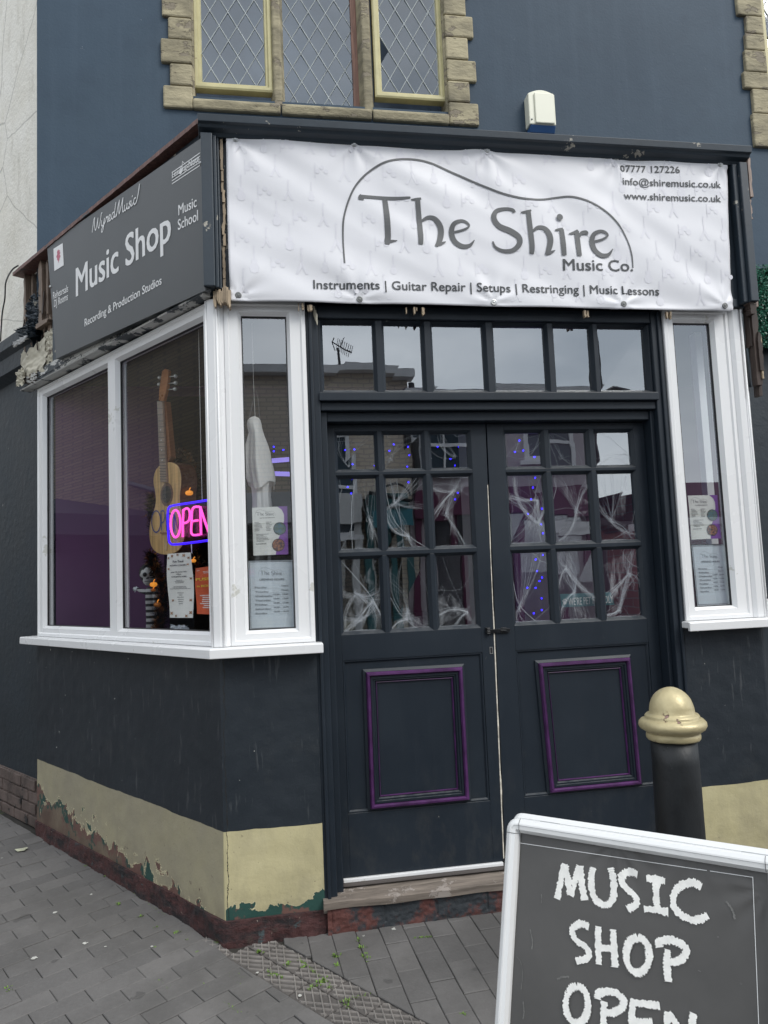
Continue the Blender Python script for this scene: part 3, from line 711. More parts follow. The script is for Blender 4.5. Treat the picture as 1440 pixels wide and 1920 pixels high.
# ---- door leaves
zrows = [(1.989, 2.152), (1.617, 1.945), (1.242, 1.569)]
def cols(o, lst): return [(F(600+a/2.182, 560+553/2.182, o)[0], F(600+b/2.182, 560+553/2.182, o)[0]) for a, b in lst]
ccL = cols(DO, ((70, 222), (263, 415), (455, 605))); ccR = cols(DO, ((762, 905), (945, 1090), (1130, 1272)))
gT, gB = X(911, 790), X(951, 1612)-.012
COBW = []
def door(cc, xo, left, gapT, gapB, mo, mi, pl, rail):
    zt, zb = 2.198, .168
    mb = MB()
    # ladder of stiles and rails; the meeting stile leans with the sagging leaf
    def bx(a0, a1, b0, b1, z0, z1, o0=-.145, o1=DO):   # trapezoid: bottom a0..a1, top b0..b1
        mb.add([FF(a0, z0, o1), FF(a1, z0, o1), FF(b1, z1, o1), FF(b0, z1, o1), FF(a0, z0, o0), FF(a1, z0, o0), FF(b1, z1, o0), FF(b0, z1, o0)],
               [(0,1,2,3),(4,7,6,5),(0,4,5,1),(1,5,6,2),(2,6,7,3),(3,7,4,0)])
    gl = lambda z: gapB + (gapT-gapB)*(z-zb)/(zt-zb)
    e = .014
    if left: bx(xo, cc[0][0]-e, xo, cc[0][0]-e, zb, zt); bx(cc[2][1]+e, gapB, cc[2][1]+e, gapT, zb, zt)
    else: bx(cc[2][1]+e, xo, cc[2][1]+e, xo, zb, zt); bx(gapB, cc[0][0]-e, gapT, cc[0][0]-e, zb, zt)
    x0, x1 = cc[0][0]-e, cc[2][1]+e
    bx(x0, x1, x0, x1, zrows[0][1]+e, zt)
    for i in range(2): bx(x0, x1, x0, x1, zrows[i+1][1]+e, zrows[i][0]-e)
    bx(x0, x1, x0, x1, rail[1], zrows[2][0]-e)
    for r in zrows:
        for i in range(2): bx(cc[i][1]+e, cc[i+1][0]-e, cc[i][1]+e, cc[i+1][0]-e, r[0]-e, r[1]+e)
        for (a, b) in cc: mb.ring(FF, a-e-.0005, b+e+.0005, r[0]-e-.0005, r[1]+e+.0005, [(0, DO-.001), (.0145, DO-.018), (.0145, DO-.04), (0, DO-.04)])
    bx(x0, x1, x0, x1, zb, rail[0]); bx(x0, x1, x0, x1, rail[0], rail[1], -.14, DO-.012)     # bottom rail, sunk panel
    mb.ring(FF, x0+.001, x1-.001, rail[0]+.001, rail[1]-.001, [(0, DO-.003), (.006, DO-.003), (.012, DO-.0118), (0, DO-.0118)])
    D = obj('door', mb, M['dpaint'], B, bev=.0015)
    # bolection moulding, purple outside, dark inside
    P4 = [F(600+x/1.946, 1180+y/1.946, DO+.02) for x, y in mo]          # TL TR BR BL
    cs = [P4[3], P4[2], P4[1], P4[0]]
    m1 = MB(); m1.quadring(FF, cs, [(-.012, DO-.012), (-.012, DO-.004), (0, DO+.002), (.004, DO-.0118)]); obj('panel_moulding', m1, M['dpaint'], D)
    m1 = MB(); m1.quadring(FF, cs, [(.0005, DO-.0118), (.001, DO+.012), (.006, DO+.020), (.014, DO+.021), (.019, DO+.013), (.020, DO-.0118)]); obj('panel_moulding', m1, M['purple_edge'], D, label='purple rubbed outer moulding of the lower panel')
    m1 = MB(); m1.quadring(FF, cs, [(.020, DO-.0118), (.0215, DO+.008), (.031, DO+.009), (.033, DO+.002), (.040, DO+.003), (.046, DO-.008), (.046, DO-.0118)]); obj('panel_moulding', m1, M['dpaint'], D)
    m1 = MB(); m1.quadring(FF, cs, [(.0465, DO-.0118), (.047, DO-.004), (.0495, DO-.003), (.052, DO-.0115)]); obj('panel_moulding', m1, M['purple_edge'], D, label='thin purple line inside the lower panel moulding')
    for ri, r in enumerate(zrows):
        for ci, (a, b) in enumerate(cc):
            g_ = MB(); t = [random.uniform(-.0011, .0011) for _ in range(4)]
            g_.quad(FF(a-.004, r[0]-.004, DO-.026+t[0]), FF(b+.004, r[0]-.004, DO-.026+t[1]), FF(b+.004, r[1]+.004, DO-.026+t[2]), FF(a-.004, r[1]+.004, DO-.026+t[3])); obj('pane', g_, M['oldglass'], D, fix=False)
            COBW.append((left, ri, ci, a, b, r[0], r[1]))
    mb = MB(); mb.box(FF, (xo if left else gapB)+.004, (gapB if left else xo)-.004, zb-.018, zb-.002, -.15, DO+.012)
    obj('draught_strip', mb, M['upvc'], D, bev=.003)
    return D
DL = door(ccL, .4985, True, gT-.003, gB-.006, ((168,158),(522,138),(548,625),(186,660)), None, None, (.44, 1.112))
DR = door(ccR, 2.0865, False, gT+.003, gB+.004, ((800,125),(1135,103),(1178,568),(845,600)), None, None, (.44, 1.112))
# pale strip of uneven width along the gap between the leaves
mb = MB(); random.seed(9); L_ = []; R_ = []
for i in range(60):
    t = i/59; z = .18 + t*1.72; x = gB + (gT-gB)*(z-.168)/2.03; wv = (.0022 + .004*max(0, noise.noise(Vector((z*7, 0, 0))))) * (1 if z < 1.3 else .55)
    L_.append((x-.0065, z)); R_.append((x-.0065+wv*1.6+.0012, z))
mb.slab(FF, L_+R_[::-1], DO-.02, DO+.0015)
obj('gap_strip', mb, pm('pale_gap_strip', (.62, .58, .5), .4, 30, .7, .3, 80), DL)
# hasp, keyhole
mb = MB(); hx = X(912, 1180, DO+.02); hz = F(940, 1182, DO+.02)[1]
mb.box(FF, hx, hx+.022, hz-.012, hz+.016, DO, DO+.012); mb.box(FF, hx+.022, hx+.118, hz-.011, hz+.007, DO+.006, DO+.011)
mb.box(FF, hx+.076, hx+.104, hz-.016, hz+.012, DO, DO+.006)
for i in range(4): mb.tube([FF(hx+.005, hz-.012+i*.0072, DO+.014), FF(hx+.02, hz-.012+i*.0072, DO+.014)], .0042, 8)
mb.tube([FF(hx+.07, hz, DO+.014), FF(hx+.098, hz-.002, DO+.014)], .0032, 6)
obj('hasp', mb, pm('black_iron', (.02, .022, .025), .4, 30, .35, .3, 60, metal=.5), DL, bev=.001)
mb = MB(); kx, kz = F(921, 1219, DO)
disc(mb, FF, kx, kz, .005, DO+.0012, 16, .013); obj('keyhole', mb, M['black'], DL); 
mb = MB(); mb.ring(FF, kx-.008, kx+.008, kz-.017, kz+.015, [(0, DO), (0, DO+.0025), (.003, DO+.0025), (.003, DO)]); obj('escutcheon', mb, M['steel'], DL)

# threshold and brick step
mb = MB(); mb.grid(lambda a, b: (.405+a*1.77, -.045+.012*noise.noise(Vector((a*9, 0, 0)))+b*.17 if b > 0 else -.045+.012*noise.noise(Vector((a*9, 0, 0))), .128+.02*b+.0035*noise.noise(Vector((a*30, b*3, 2)))), 90, 8)
mb.grid(lambda a, b: (.405+a*1.77, -.045+.012*noise.noise(Vector((a*9, 0, 0)))+.004*(1-b), .100+b*.028+.0035*noise.noise(Vector((a*30, 0, 2)))*b), 90, 3)
mb.box(FF, .405, 2.175, .08, .118, -.15, .02)
obj('threshold', mb, M['woodx'], B)
def stepf(a, b):
    u = .42+a*1.76; z = -.06+b*.166; row = (u-.44)/.226; j = abs((row % 1)-.5)*2; g_ = .006*max(0, (j-.94)/.06)*(1 if z > .02 else .2)
    n_ = .005*noise.noise(Vector((u*11, z*18, 5)))+.003*noise.noise(Vector((u*45, z*60, 5)))
    return FF(u, z, (.026+n_-g_) if b < .97 else .0)
mb = MB(); mb.grid(stepf, 360, 30)
def stepm():
    q = N('step_brick'); a = q.noise(7, 7, .7); col = q.mix(q.ramp(a, .46, .54), (.028, .034, .040), (.105, .038, .032)); col = q.mix(q.ramp(q.noise(22, 7, .7), .6, .66), col, (.06, .04, .035))
    q.base(col); q.bump(a, .8, .015); q.rough(.75); return q.m
obj('step', mb, stepm(), B)

# ---- fascia, front
FO = .03
mb = MB(); mb.box(FF, -.012, 2.66, 2.752, 3.50, -.1, FO)
mb.box(FF, .078, 2.56, 2.747, 2.79, FO, FO+.012)
obj('fascia', mb, M['dpaint_worn'], B, bev=.004)
mb = MB()
mb.prism(FF, -.04, 2.655, [(3.475, FO), (3.478, .062), (3.492, .072), (3.500, .098), (3.512, .104), (3.516, .118), (3.548, .122), (3.553, .0), (3.50, .0)])
obj('cornice', mb, M['dpaint_worn'], B, bev=.002)
mb = MB()
mb.box(FF, -.030, .020, 2.775, 3.478, FO, .095); mb.box(FF, .020, .036, 2.775, 3.478, FO, .078); mb.box(FF, .036, .046, 2.775, 3.478, FO, .062); obj('pilaster', mb, M['dpaint_worn'], B, bev=.004)
mb = MB(); mb.box(FF, 2.572, 2.598, 2.76, 3.478, FO, .075); mb.box(FF, 2.598, 2.640, 2.76, 3.478, FO, .095); obj('pilaster', mb, M['dpaint_worn'], B, bev=.004)
pass
# rough wood behind the banner's left edge, splinters under it
random.seed(14)
def splinter(fr, u, z, du, dz, o0, o1, n=7):
    L1 = [(u+du*i/n*0+random.uniform(-.2, .2)*du*.3, z+dz*i/n) for i in range(n+1)]; R1 = [(u+du*(1+random.uniform(-.25, .15)), z+dz*i/n) for i in range(n+1)]
    L1[-1] = (u+du*.4, z+dz*(1+random.uniform(0, .12))); return L1+R1[::-1]
mb = MB()
for i in range(14):
    z = 2.78+i*.05; mb.slab(FF, splinter(FF, .050+random.uniform(0, .008), z, .012, .055, 0, 0, 4), FO, FO+.012+random.uniform(0, .012))
M['split0'] = wood('pale_split_wood', (.36, .28, .19)); obj('splintered_wood', mb, M['split0'], B)
for (px, py) in ((556, 574), (585, 578), (770, 582), (800, 583), (1100, 588), (1253, 590)):
    u, z = F(px, py, .05); mb = MB()
    for k in range(3): mb.slab(FF, splinter(FF, u+random.uniform(-.025, .025), z+.016, random.uniform(.004, .012), -random.uniform(.016, .036), 0, 0, 4), .034, .046+k*.003)
    obj('splintered_wood', mb, M['split0'], B)
mb = MB(); u, z = F(400, 560, .05)
for k in range(9): mb.slab(FF, splinter(FF, u+k*.008, z+random.uniform(.02, .05), .012, -random.uniform(.05, .075), 0, 0, 4), .02+k*.002, .05+k*.004)
obj('splintered_wood', mb, M['split0'], B)
mb = MB(); 
for k in range(5): mb.slab(FF, splinter(FF, F(588, 590, .02)[0]+k*.003, 2.725-k*.01, .006, -.05, 0, 0, 4), .004+k*.002, .007+k*.003)
obj('paint_flake', mb, M['peel'], B)

# ---- fascia, side
mb = MB(); mb.box(SS, -.01, 1.66, 2.80, 3.53, -.08, .028); mb.box(SS, 1.66, 2.14, 2.86, 3.54, -.08, -.026)
obj('fascia', mb, M['dpaint_worn'], B)
mb = MB()
random.seed(31)
def wav(fr, u0, u1, z0, z1, o0, o1, n=60, amp=.006):
    top = [(u0+(u1-u0)*i/n, z1+amp*noise.noise(Vector((i*.7, z1*9, 0)))) for i in range(n+1)]
    bot = [(u0+(u1-u0)*i/n, z0+amp*noise.noise(Vector((i*.7, z0*7, 5)))) for i in range(n+1)]
    mb.slab(fr, bot+top[::-1], o0, o1)
wav(SS, -.02, 2.18, 3.54, 3.562, -.02, .072, 60, .004)
obj('capping', mb, M['redcap'], B)
mb = MB(); mb.prism(SS, -.02, 2.07, [(2.752, .0), (2.752, .062), (2.758, .066), (2.775, .03), (2.855, .024), (2.86, -.05)])
wav(SS, 0, 2.06, 2.80, 2.85, .02, .032, 90, .008)
obj('fascia_board', mb, M['peelx'], B)
mb = MB(); random.seed(17)                                  # bare laths in the broken end
for u, wd2, z0, z1, o in ((2.10, .035, 2.95, 3.50, .02), (2.04, .022, 3.1, 3.50, .0), (1.80, .055, 3.12, 3.52, .035), (1.745, .03, 3.12, 3.50, .02), (1.70, .045, 2.93, 3.15, .02), (1.90, .03, 2.95, 3.2, -.02), (2.09, .05, 2.9, 3.05, .01), (1.66, .035, 3.1, 3.5, .015), (1.98, .03, 3.2, 3.5, -.03)):
    mb = MB(); mb.slab(SS, splinter(SS, u, z0, wd2, z1-z0, 0, 0, 9), o-.05, o); obj('lath', mb, M['wood'], B, bev=.002)
mb = MB(); mb.slab(SS, splinter(SS, 1.68, 3.10, .2, .03, 0, 0, 4), -.01, .05); obj('lath', mb, M['wood'], B, bev=.002)
for k in range(12):
    u, z = random.uniform(1.70, 2.12), random.uniform(2.92, 3.4); a = random.uniform(-.5, .5); L_ = random.uniform(.05, .16); w_ = random.uniform(.006, .018); o = random.uniform(-.01, .04)
    mb = MB(); n_ = 5; e_l = [(u+math.sin(a)*L_*i/n_+random.uniform(-.003, .003), z+math.cos(a)*L_*i/n_) for i in range(n_+1)]; e_r = [(p[0]+w_*(1-.6*i/n_)+random.uniform(-.002, .002), p[1]) for i, p in enumerate(e_l)]
    mb.slab(SS, e_l+e_r[::-1], o, o+.006); obj('splintered_wood', mb, M['rot'] if k % 2 else M['wood'], B)
def crumple(fr, u0, u1, z0, z1, o, amp, n=22, sd=0, k=9):
    m_ = MB()
    def f_(a, b):
        jit = .5*noise.noise(Vector((a*6+sd, b*6, 9)))
        zz = z0+(z1-z0)*b + (z1-z0)*.22*noise.noise(Vector((a*5+sd, 0, 1)))*(1 if b > .5 else -1)*abs(2*b-1)
        uu = u0+(u1-u0)*a + (u1-u0)*.2*noise.noise(Vector((b*5+sd, 3, 1)))*(abs(2*a-1))
        return fr(uu, zz, o+amp*noise.noise(Vector((a*k+sd, b*k, 0)))+amp*.5*noise.noise(Vector((a*k*3+sd, b*k*3, 0))))
    return m_.grid(f_, n, n)
obj('torn_felt', crumple(SS, 2.08, 1.82, 3.12, 3.34, .02, .04, sd=3), M['dpaint_worn'], B)
obj('torn_felt', crumple(SS, 2.13, 1.90, 3.08, 3.17, .04, .05, sd=8), M['dpaint_worn'], B)
obj('torn_flashing', crumple(SS, 2.16, 1.95, 3.055, 3.085, .07, .02, sd=5), M['upvc'], B)
obj('peeling_paint', crumple(SS, 2.15, 1.76, 2.82, 3.02, .03, .012, 40, 12, 2.4), M['peel'], B)
obj('peeling_paint', crumple(SS, 2.17, 2.04, 2.80, 2.90, .05, .018, 24, 2, 3), M['peel'], B)
obj('torn_board', crumple(SS, 1.80, 1.62, 2.86, 3.06, .024, .012, 26, 22), M['peel'], B)
obj('rotten_end', crumple(SS, 2.08, 1.86, 2.765, 2.85, .02, .04, 26, 31), M['rot'], B)
# broken right end of the fascia
M['pinklath'] = wood('pinkish_lath', (.34, .26, .22)); M['split'] = wood('pale_split_wood', (.42, .33, .22))
mb = MB(); random.seed(23)
for u, wd2, z0, z1, o in ((2.650, .018, 2.95, 3.50, .05), (2.672, .022, 2.76, 3.52, .02), (2.648, .015, 3.3, 3.50, .09), (2.69, .02, 3.0, 3.45, -.02), (2.64, .03, 3.2, 3.3, .06), (2.60, .04, 2.755, 2.80, .06)):
    mb = MB(); mb.slab(FF, splinter(FF, u, z0, wd2, z1-z0, 0, 0, 9), o-.03, o); obj('lath', mb, M['pinklath'], B)
mb = MB()
for u, wd2, z0, z1, o in ((2.625, .03, 2.35, 2.80, .05), (2.645, .022, 2.3, 2.78, .03), (2.60, .03, 2.70, 2.80, .08), (2.64, .02, 2.42, 2.6, .06), (2.615, .03, 2.55, 2.8, .04)):
    mb.slab(FF, splinter(FF, u, z0, wd2, z1-z0, 0, 0, 12), o-.04, o)
obj('rotten_end', mb, M['rot'], B)
for u, z, a, b in ((2.652, 2.5, .01, .10), (2.65, 2.38, .008, .05), (2.61, 2.77, .02, .05)): mb = MB(); mb.slab(FF, splinter(FF, u, z, a, b, 0, 0, 5), .045, .058); obj('splintered_wood', mb, M['split'], B)
# bay roof, right fascia side
mb = MB(); roof = [cornerpt(.0), mir(cornerpt(.0)), mir(side_pts(1.966, 0)), side_pts(1.966, 0)]
mb.vprism(roof, 3.49, 3.545); obj('bay_roof', mb, M['dpaint_worn'], B)
mb = MB(); mb.box(RR, .0, 1.95, 2.76, 3.48, -.08, .03); mb.prism(RR, -.0, 1.96, [(3.48, 0), (3.48, .03), (3.50, .09), (3.545, .10), (3.548, 0)]); obj('fascia', mb, M['dpaint_worn'], B)

# ---- leaded stone window over the bay, and the one at the right
ZW = lambda x, y, d=0: F(300+x/2.3226, y/2.3226, -YW+d)
def quoins(mb, us, ztop, zbot, side, seed, e_in, wide, narrow):
    random.seed(seed); z = zbot; k = 0
    while z < ztop:
        h = random.uniform(.155, .175); e = wide if k % 2 == 0 else narrow; e += random.uniform(-.008, .008)
        mb.box(WW, us, us+side*e, z+.002, min(z+h, ztop)-.002, -.02, .028+random.uniform(-.004, .004)); z += h; k += 1
u_l = ZW(140, 200)[0]; u_r = ZW(1240, 200)[0]; zsb = ZW(300, 492)[1]
zg1 = ZW(300, 390)[1]
mb = MB()
quoins(mb, u_l, 6.7, zsb, -1, 4, 0, .20, .155); quoins(mb, u_r, 6.7, zsb, 1, 6, 0, .215, .17)
j1, j2 = ZW(527, 460)[0], ZW(922, 480)[0]; zst = ZW(300, 412)[1]
for a, b in ((u_l, j1-.004), (j1+.004, j2-.004), (j2+.004, u_r)):
    mb.prism(WW, a, b, [(zsb, -.1), (zsb, .03), (zst-.07, .04), (zst-.02, -.03), (zst+.005, -.10)])
m1a, m1b = ZW(482, 300)[0], ZW(542, 300)[0]; m2a, m2b = ZW(872, 300)[0], ZW(932, 300)[0]
for a, b in ((m1a, m1b), (m2a, m2b)): mb.vprism([(a, YW+.08), (a+.02, YW-.005), (b-.02, YW-.005), (b, YW+.08), (b, YW+.16), (a, YW+.16)], zst-.06, 6.6)
for a, b in ((u_l-.02, u_l+.012), (u_r-.012, u_r+.02)): mb.box(WW, a, b, zst-.05, 6.6, -.15, .0)
SW = obj('stone_window', mb, M['stone'], B, bev=.012)
def leaded(par, u0, u1, z0, z1, o, w2, dz, casement):
    if casement:
        c = MB(); c.ring(WW, u0-.055, u1+.055, z0-.055, z1+.055, [(0, o-.03), (0, o+.03), (.012, o+.036), (.03, o+.036), (.034, o+.02), (.05, o+.02), (.056, o), (.056, o-.03)])
        obj('casement_frame', c, M['yellow'], par)
    lt = MB(); pn = MB(); nx_ = int((u1-u0)/w2)+2; ny = int((z1-z0)/dz)+1
    random.seed(int(u0*1000))
    for j in range(-1, 2*ny+2):
        for i in range(-1, nx_+1):
            cx = u0+(i+.5+(.5 if j % 2 else 0))*w2; cz = z0+j*dz/2
            poly = [(cx, cz-dz/2), (cx+w2/2, cz), (cx, cz+dz/2), (cx-w2/2, cz)]
            for p, d in (((u0, z0), (1, 0)), ((u1, z0), (0, 1)), ((u1, z1), (-1, 0)), ((u0, z1), (0, -1))): poly = clip(poly, p, d, 1) if len(poly) > 2 else poly
            if len(poly) < 3 or area(poly) < 1e-4: continue
            if par is SW and casement and u0 > 1 and abs(cx-(u0+.03)) < .05 and abs(cz-ZW(980, 190)[1]) < dz*.3: continue
            ax, az = random.gauss(0, .012), random.gauss(0, .012)
            pn.add([WW(p[0], p[1], o+(p[0]-cx)*ax+(p[1]-cz)*az) for p in poly], [tuple(range(len(poly)))])
            for k in range(4):                                   # lead cames
                if k % 4 in (1, 2): continue
                a = Vector([(cx, cz-dz/2), (cx+w2/2, cz), (cx, cz+dz/2), (cx-w2/2, cz)][k]); b = Vector([(cx, cz-dz/2), (cx+w2/2, cz), (cx, cz+dz/2), (cx-w2/2, cz)][(k+1) % 4])
                seg = [tuple(a), tuple(b)]; t0, t1 = 0, 1; d = b-a; ok = True
                for ax_, lo, hi in ((0, u0, u1), (1, z0, z1)):
                    if abs(d[ax_]) > 1e-9:
                        ta, tb = (lo-a[ax_])/d[ax_], (hi-a[ax_])/d[ax_]; t0 = max(t0, min(ta, tb)); t1 = min(t1, max(ta, tb))
                if t1-t0 > .02:
                    p, q = a+d*t0, a+d*t1; lt.tube([WW(p.x, p.y, o+.002), WW(q.x, q.y, o+.002)], .0042, 5, False)
    obj('pane', pn, M['leadglass'], par, fix=False); obj('lead_lattice', lt, M['lead'], par, smooth=True)
g1a, g1b = ZW(178, 200)[0], ZW(455, 200)[0]; g2a, g2b = ZW(545, 200)[0], ZW(862, 200)[0]; g3a, g3b = ZW(965, 200)[0], ZW(1215, 200)[0]
zg = ZW(320, 388, -.1)[1]
leaded(SW, g1a, g1b, zg, 6.5, -.06, .122, .215, True)
leaded(SW, m1b-.0, m2a-.04, ZW(700, 440, .0)[1], 6.5, -.12, .125, .215, False)
leaded(SW, g3a, g3b, ZW(1100, 440, -.1)[1]+.02, 6.5, -.06, .122, .215, True)
mb = MB(); mb.box(WW, m2a-.04, m2a, zst, 6.5, -.14, -.1); obj('bare_frame', mb, wood('reddish_bare_wood', (.28, .15, .11)), SW)
mb = MB(); mb.box(WW, u_l-.1, u_r+.1, zst-.1, 6.8, -.62, -.60); mb.box(WW, u_l-.8, u_r+.8, zst-1.0, 7.2, -.66, -.625); mb.box(WW, u_r+.02, u_r+.04, zst-.5, 7, -.62, -.31); obj('curtain', mb, pm('blue_grey_blind', (.13, .165, .22), .45, 1.6, .8, .1), SW)
# right window
mb = MB(); zq = F(1415, 278, -YW)[1]; uq = F(1408, 150, -YW)[0]
random.seed(8); z = zq; k = 0
while z < 6.7:
    h = random.uniform(.26, .31) if k == 0 else random.uniform(.13, .2); e = (.0, .02, -.05, -.02)[k % 4]; mb.box(WW, uq-.035+e*.9, uq+.13, z+.002, z+h-.002, -.02, .03); z += h; k += 1
mb.box(WW, uq+.12, uq+1.06, zq, zq+.22, -.1, .03); mb.box(WW, uq+.96, uq+1.1, zq+.22, 6.7, -.1, .028); mb.box(WW, uq+.1, uq+.15, zq+.2, 6.6, -.28, -.02)
RW = obj('stone_window', mb, M['stone'], B, bev=.01, label='right hand window with pale painted quoins at the picture edge')
leaded(RW, uq+.21, uq+.9, zq+.36, 6.5, -.06, .122, .215, True)
mb = MB(); mb.box(WW, uq-.6, uq+1.9, zq-.6, 6.8, -.62, -.60); obj('curtain', mb, M['inner'], RW)

# ---- interior of the shop
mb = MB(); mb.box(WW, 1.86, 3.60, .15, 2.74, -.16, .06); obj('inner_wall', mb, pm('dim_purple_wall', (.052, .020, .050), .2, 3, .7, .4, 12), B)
mb = MB(); mb.box(WW, -1.06, -.42, .15, 2.74, -.16, .06); mb.box(WW, -1.06, 3.6, 2.745, 3.5, -.16, .06)
obj('inner_wall', mb, M['purple'], B)
mb = MB(); mb.box(WW, 1.56, 1.70, .15, 2.72, -.1, .1); mb.box(WW, 1.70, 1.86, .15, 1.15, -.12, .08); mb.box(WW, 1.70, 3.55, 1.02, 1.10, .06, .085); mb.box(WW, 1.86, 3.55, .15, 1.0, .06, .075)
obj('inner_pillar', mb, M['inner_white'], B, bev=.004)
mb = MB(); mb.add([(p[0], p[1], .15) for p in ([side_pts(1.95, -.05), cornerpt(-.05), mir(cornerpt(-.05)), mir(side_pts(1.95, -.05)), (3.7, 6), (-1.15, 6)])], [(0,1,2,3,4,5)])
obj('inner_floor', mb, M['floor'], B, fix=False)
mb = MB(); mb.box(WW, -1.2, 3.8, 2.76, 2.80, -4.5, -.1); mb.vprism([side_pts(1.9, -.08), cornerpt(-.08), mir(cornerpt(-.08)), mir(side_pts(1.9, -.08))], 2.755, 2.795); mb.box(WW, -1.3, 3.9, .1, 2.8, -4.5, -4.4); mb.box(WW, -1.3, -1.2, .1, 2.8, -4.5, -.3); mb.box(WW, 3.7, 3.8, .1, 2.8, -4.5, -.3)
obj('inner_room', mb, M['inner'], B)
mb = MB(); mb.box(WW, -.9, .3, .15, 1.6, -3.9, -3.3); obj('counter', mb, pm('counter_wood', (.12, .08, .05), .3, 4, .5, .1), B); mb = MB(); mb.box(WW, 1.0, 1.9, .15, 1.1, -2.8, -2.2)
obj('counter', mb, pm('counter_teal', (.05, .12, .13), .3, 4, .5, .1), B)
# deep board inside the window bottoms
mb = MB(); mb.vprism([side_pts(1.9, -.06), cornerpt(-.06), (.41, .06), (.41, .32), cornerpt(-.36), side_pts(1.9, -.42)], 1.15, 1.20); obj('window_board', mb, M['inner'], B)
mb = MB(); mb.vprism([mir(p) for p in [side_pts(1.9, -.06), cornerpt(-.06), (.41, .06), (.41, .32), cornerpt(-.36), side_pts(1.9, -.42)]], 1.15, 1.20); obj('window_board', mb, M['inner_white'], B)
x_, z_ = F(1320, 800, -.35)
mb = MB(); mb.box(FF, x_-.01, x_+.03, 1.2, 2.75, -.40, -.35); obj('inner_post', mb, M['inner_white'], B)

# ================================================================== THINGS ON THE FRONT
# ---- the banner: tarpaulin with folds, screwed on through washers
_bc = [F(424, 247, .055), F(1362, 288, .055), F(1372, 585, .055), F(432, 565, .055)]
screwsT = [(441, 261), (664, 271), (912, 284), (1155, 296), (1349, 309)]; screwsB = [(447, 554), (674, 562), (925, 568), (1168, 571), (1356, 575)]
def bh(u, z):
    a = R(-38); x = (u*math.cos(a)-z*math.sin(a)); y = (u*math.sin(a)+z*math.cos(a))
    h = .0105*noise.noise(Vector((u*1.3-z*1.0, (z+u*.62)*6.0, 3.1))) + .0032*noise.noise(Vector((u*3.2, (z+u*.5)*11, 7.7)))
    h += .0045*noise.noise(Vector((u*2.2, z*3, 1.0)))
    for px, py in screwsT+screwsB:
        q = SCR[(px, py)]; d = math.hypot(u-q[0], z-q[1]); th = math.atan2(z-q[1], u-q[0])
        h += (.0036*math.sin(th*7+q[0]*9))*math.exp(-(d/.16)**2)*min(1, d/.03)
    e = min(1, (3.56-z)/.08, (z-2.69)/.06)
    return .018 + h*max(.35, e)
SCR = {p: F(p[0], p[1], .055) for p in screwsT+screwsB}
def BF(u, z, o): return Vector((u, -(FO+.012+bh(u, z)+o), z))
def bpt(a, b):
    TL, TR, BR, BL = _bc
    u = (TL[0]*(1-a)+TR[0]*a)*(b)+(BL[0]*(1-a)+BR[0]*a)*(1-b); z = (TL[1]*(1-a)+TR[1]*a)*b+(BL[1]*(1-a)+BR[1]*a)*(1-b)
    sc_ = abs(math.sin(math.pi*min(1, max(0, (a*4))))) if True else 0
    z += (-.010 if b > .5 else .003)*abs(math.sin(math.pi*a*4))*abs(2*b-1)**6
    u += -.006*math.sin(math.pi*b)*(1 if a > .5 else 0)*abs(2*a-1)**6 - (.004*math.sin(math.pi*b))*(a < .5)*abs(2*a-1)**6
    return u, z
bn = thing('banner', (1.3, -.06, 2.72), 'creased white tarpaulin banner reading The Shire Music Co. screwed over the shop doors', 'banner')
mb = MB(); mb.grid(lambda a, b: BF(*bpt(a, b), 0), 220, 80)
q = N('tarpaulin'); q.base((.715, .72, .755)); q.rough(.42); q.bump(q.noise(500, 2, .5), .05, .001)
M['tarp'] = q.m
ob = obj('sheet', mb, M['tarp'], bn, smooth=True); sol = ob.modifiers.new('thickness', 'SOLIDIFY'); sol.thickness = .0015; sol.offset = -1
mb = MB(); random.seed(2); k = 0                      # faint instrument silhouettes of the printed pattern
for j in range(7):
    for i in range(23):
        u = .14+i*.105+(.05 if j % 2 else 0); z = 2.78+j*.112
        if u > 2.5 or random.random() < .25: continue
        s_ = random.uniform(.75, 1.1); fl = random.choice((1, -1)); o = .0009
        if (i+j) % 3 == 0:
            mb.add([BF(u+x*.04*s_, z+y*.04*s_, o) for x, y in ((-.1, .4), (.1, .4), (.75, -1), (.45, -1.05), (0, -.2), (-.45, -1.05), (-.75, -1))], [(0, 1, 4), (1, 2, 3, 4), (0, 4, 5, 6)]); stroke(mb, [(u, z+.018*s_, .006), (u, z+.075*s_, .006), (u+.003, z+.085*s_, .012)], BF, o+.0001)
        elif (i+j) % 3 == 1:
            pts = [(0, .5), (.28, .38), (.22, .05), (.45, -.3), (.35, -.75), (0, -.9), (-.35, -.75), (-.45, -.3), (-.22, .05), (-.28, .38)]
            mb.add([BF(u+x*.045*s_, z+y*.045*s_, o) for x, y in pts], [tuple(range(10))]); stroke(mb, [(u, z+.02, .006), (u, z+.08*s_, .006)], BF, o+.0001)
        else:
            for t in range(3): disc(mb, BF, u+.02*(t-1), z+(t % 2)*.018, .014*s_, o+t*.00005, 14)
            stroke(mb, [(u-.03, z-.03, .004), (u-.03, z+.04, .004)], BF, o+.0002)
obj('printed_pattern', mb, M['printfaint'], bn, fix=False)
lz = lambda px, py: F(px, py, .062)
u0, z0 = lz(646, 495); u1, z1 = lz(1187, 488)
mb = MB(); logo(mb, BF, u0, z0+.0, u1-u0, .0022, (z1-z0)/(u1-u0)*0)
obj('shop_name', mb, M['print'], bn, fix=False)
mb = MB()
put(mb, 'Music Co.', lz(1056, 507), lz(1187, 508), .056, BF, .0022, .018)
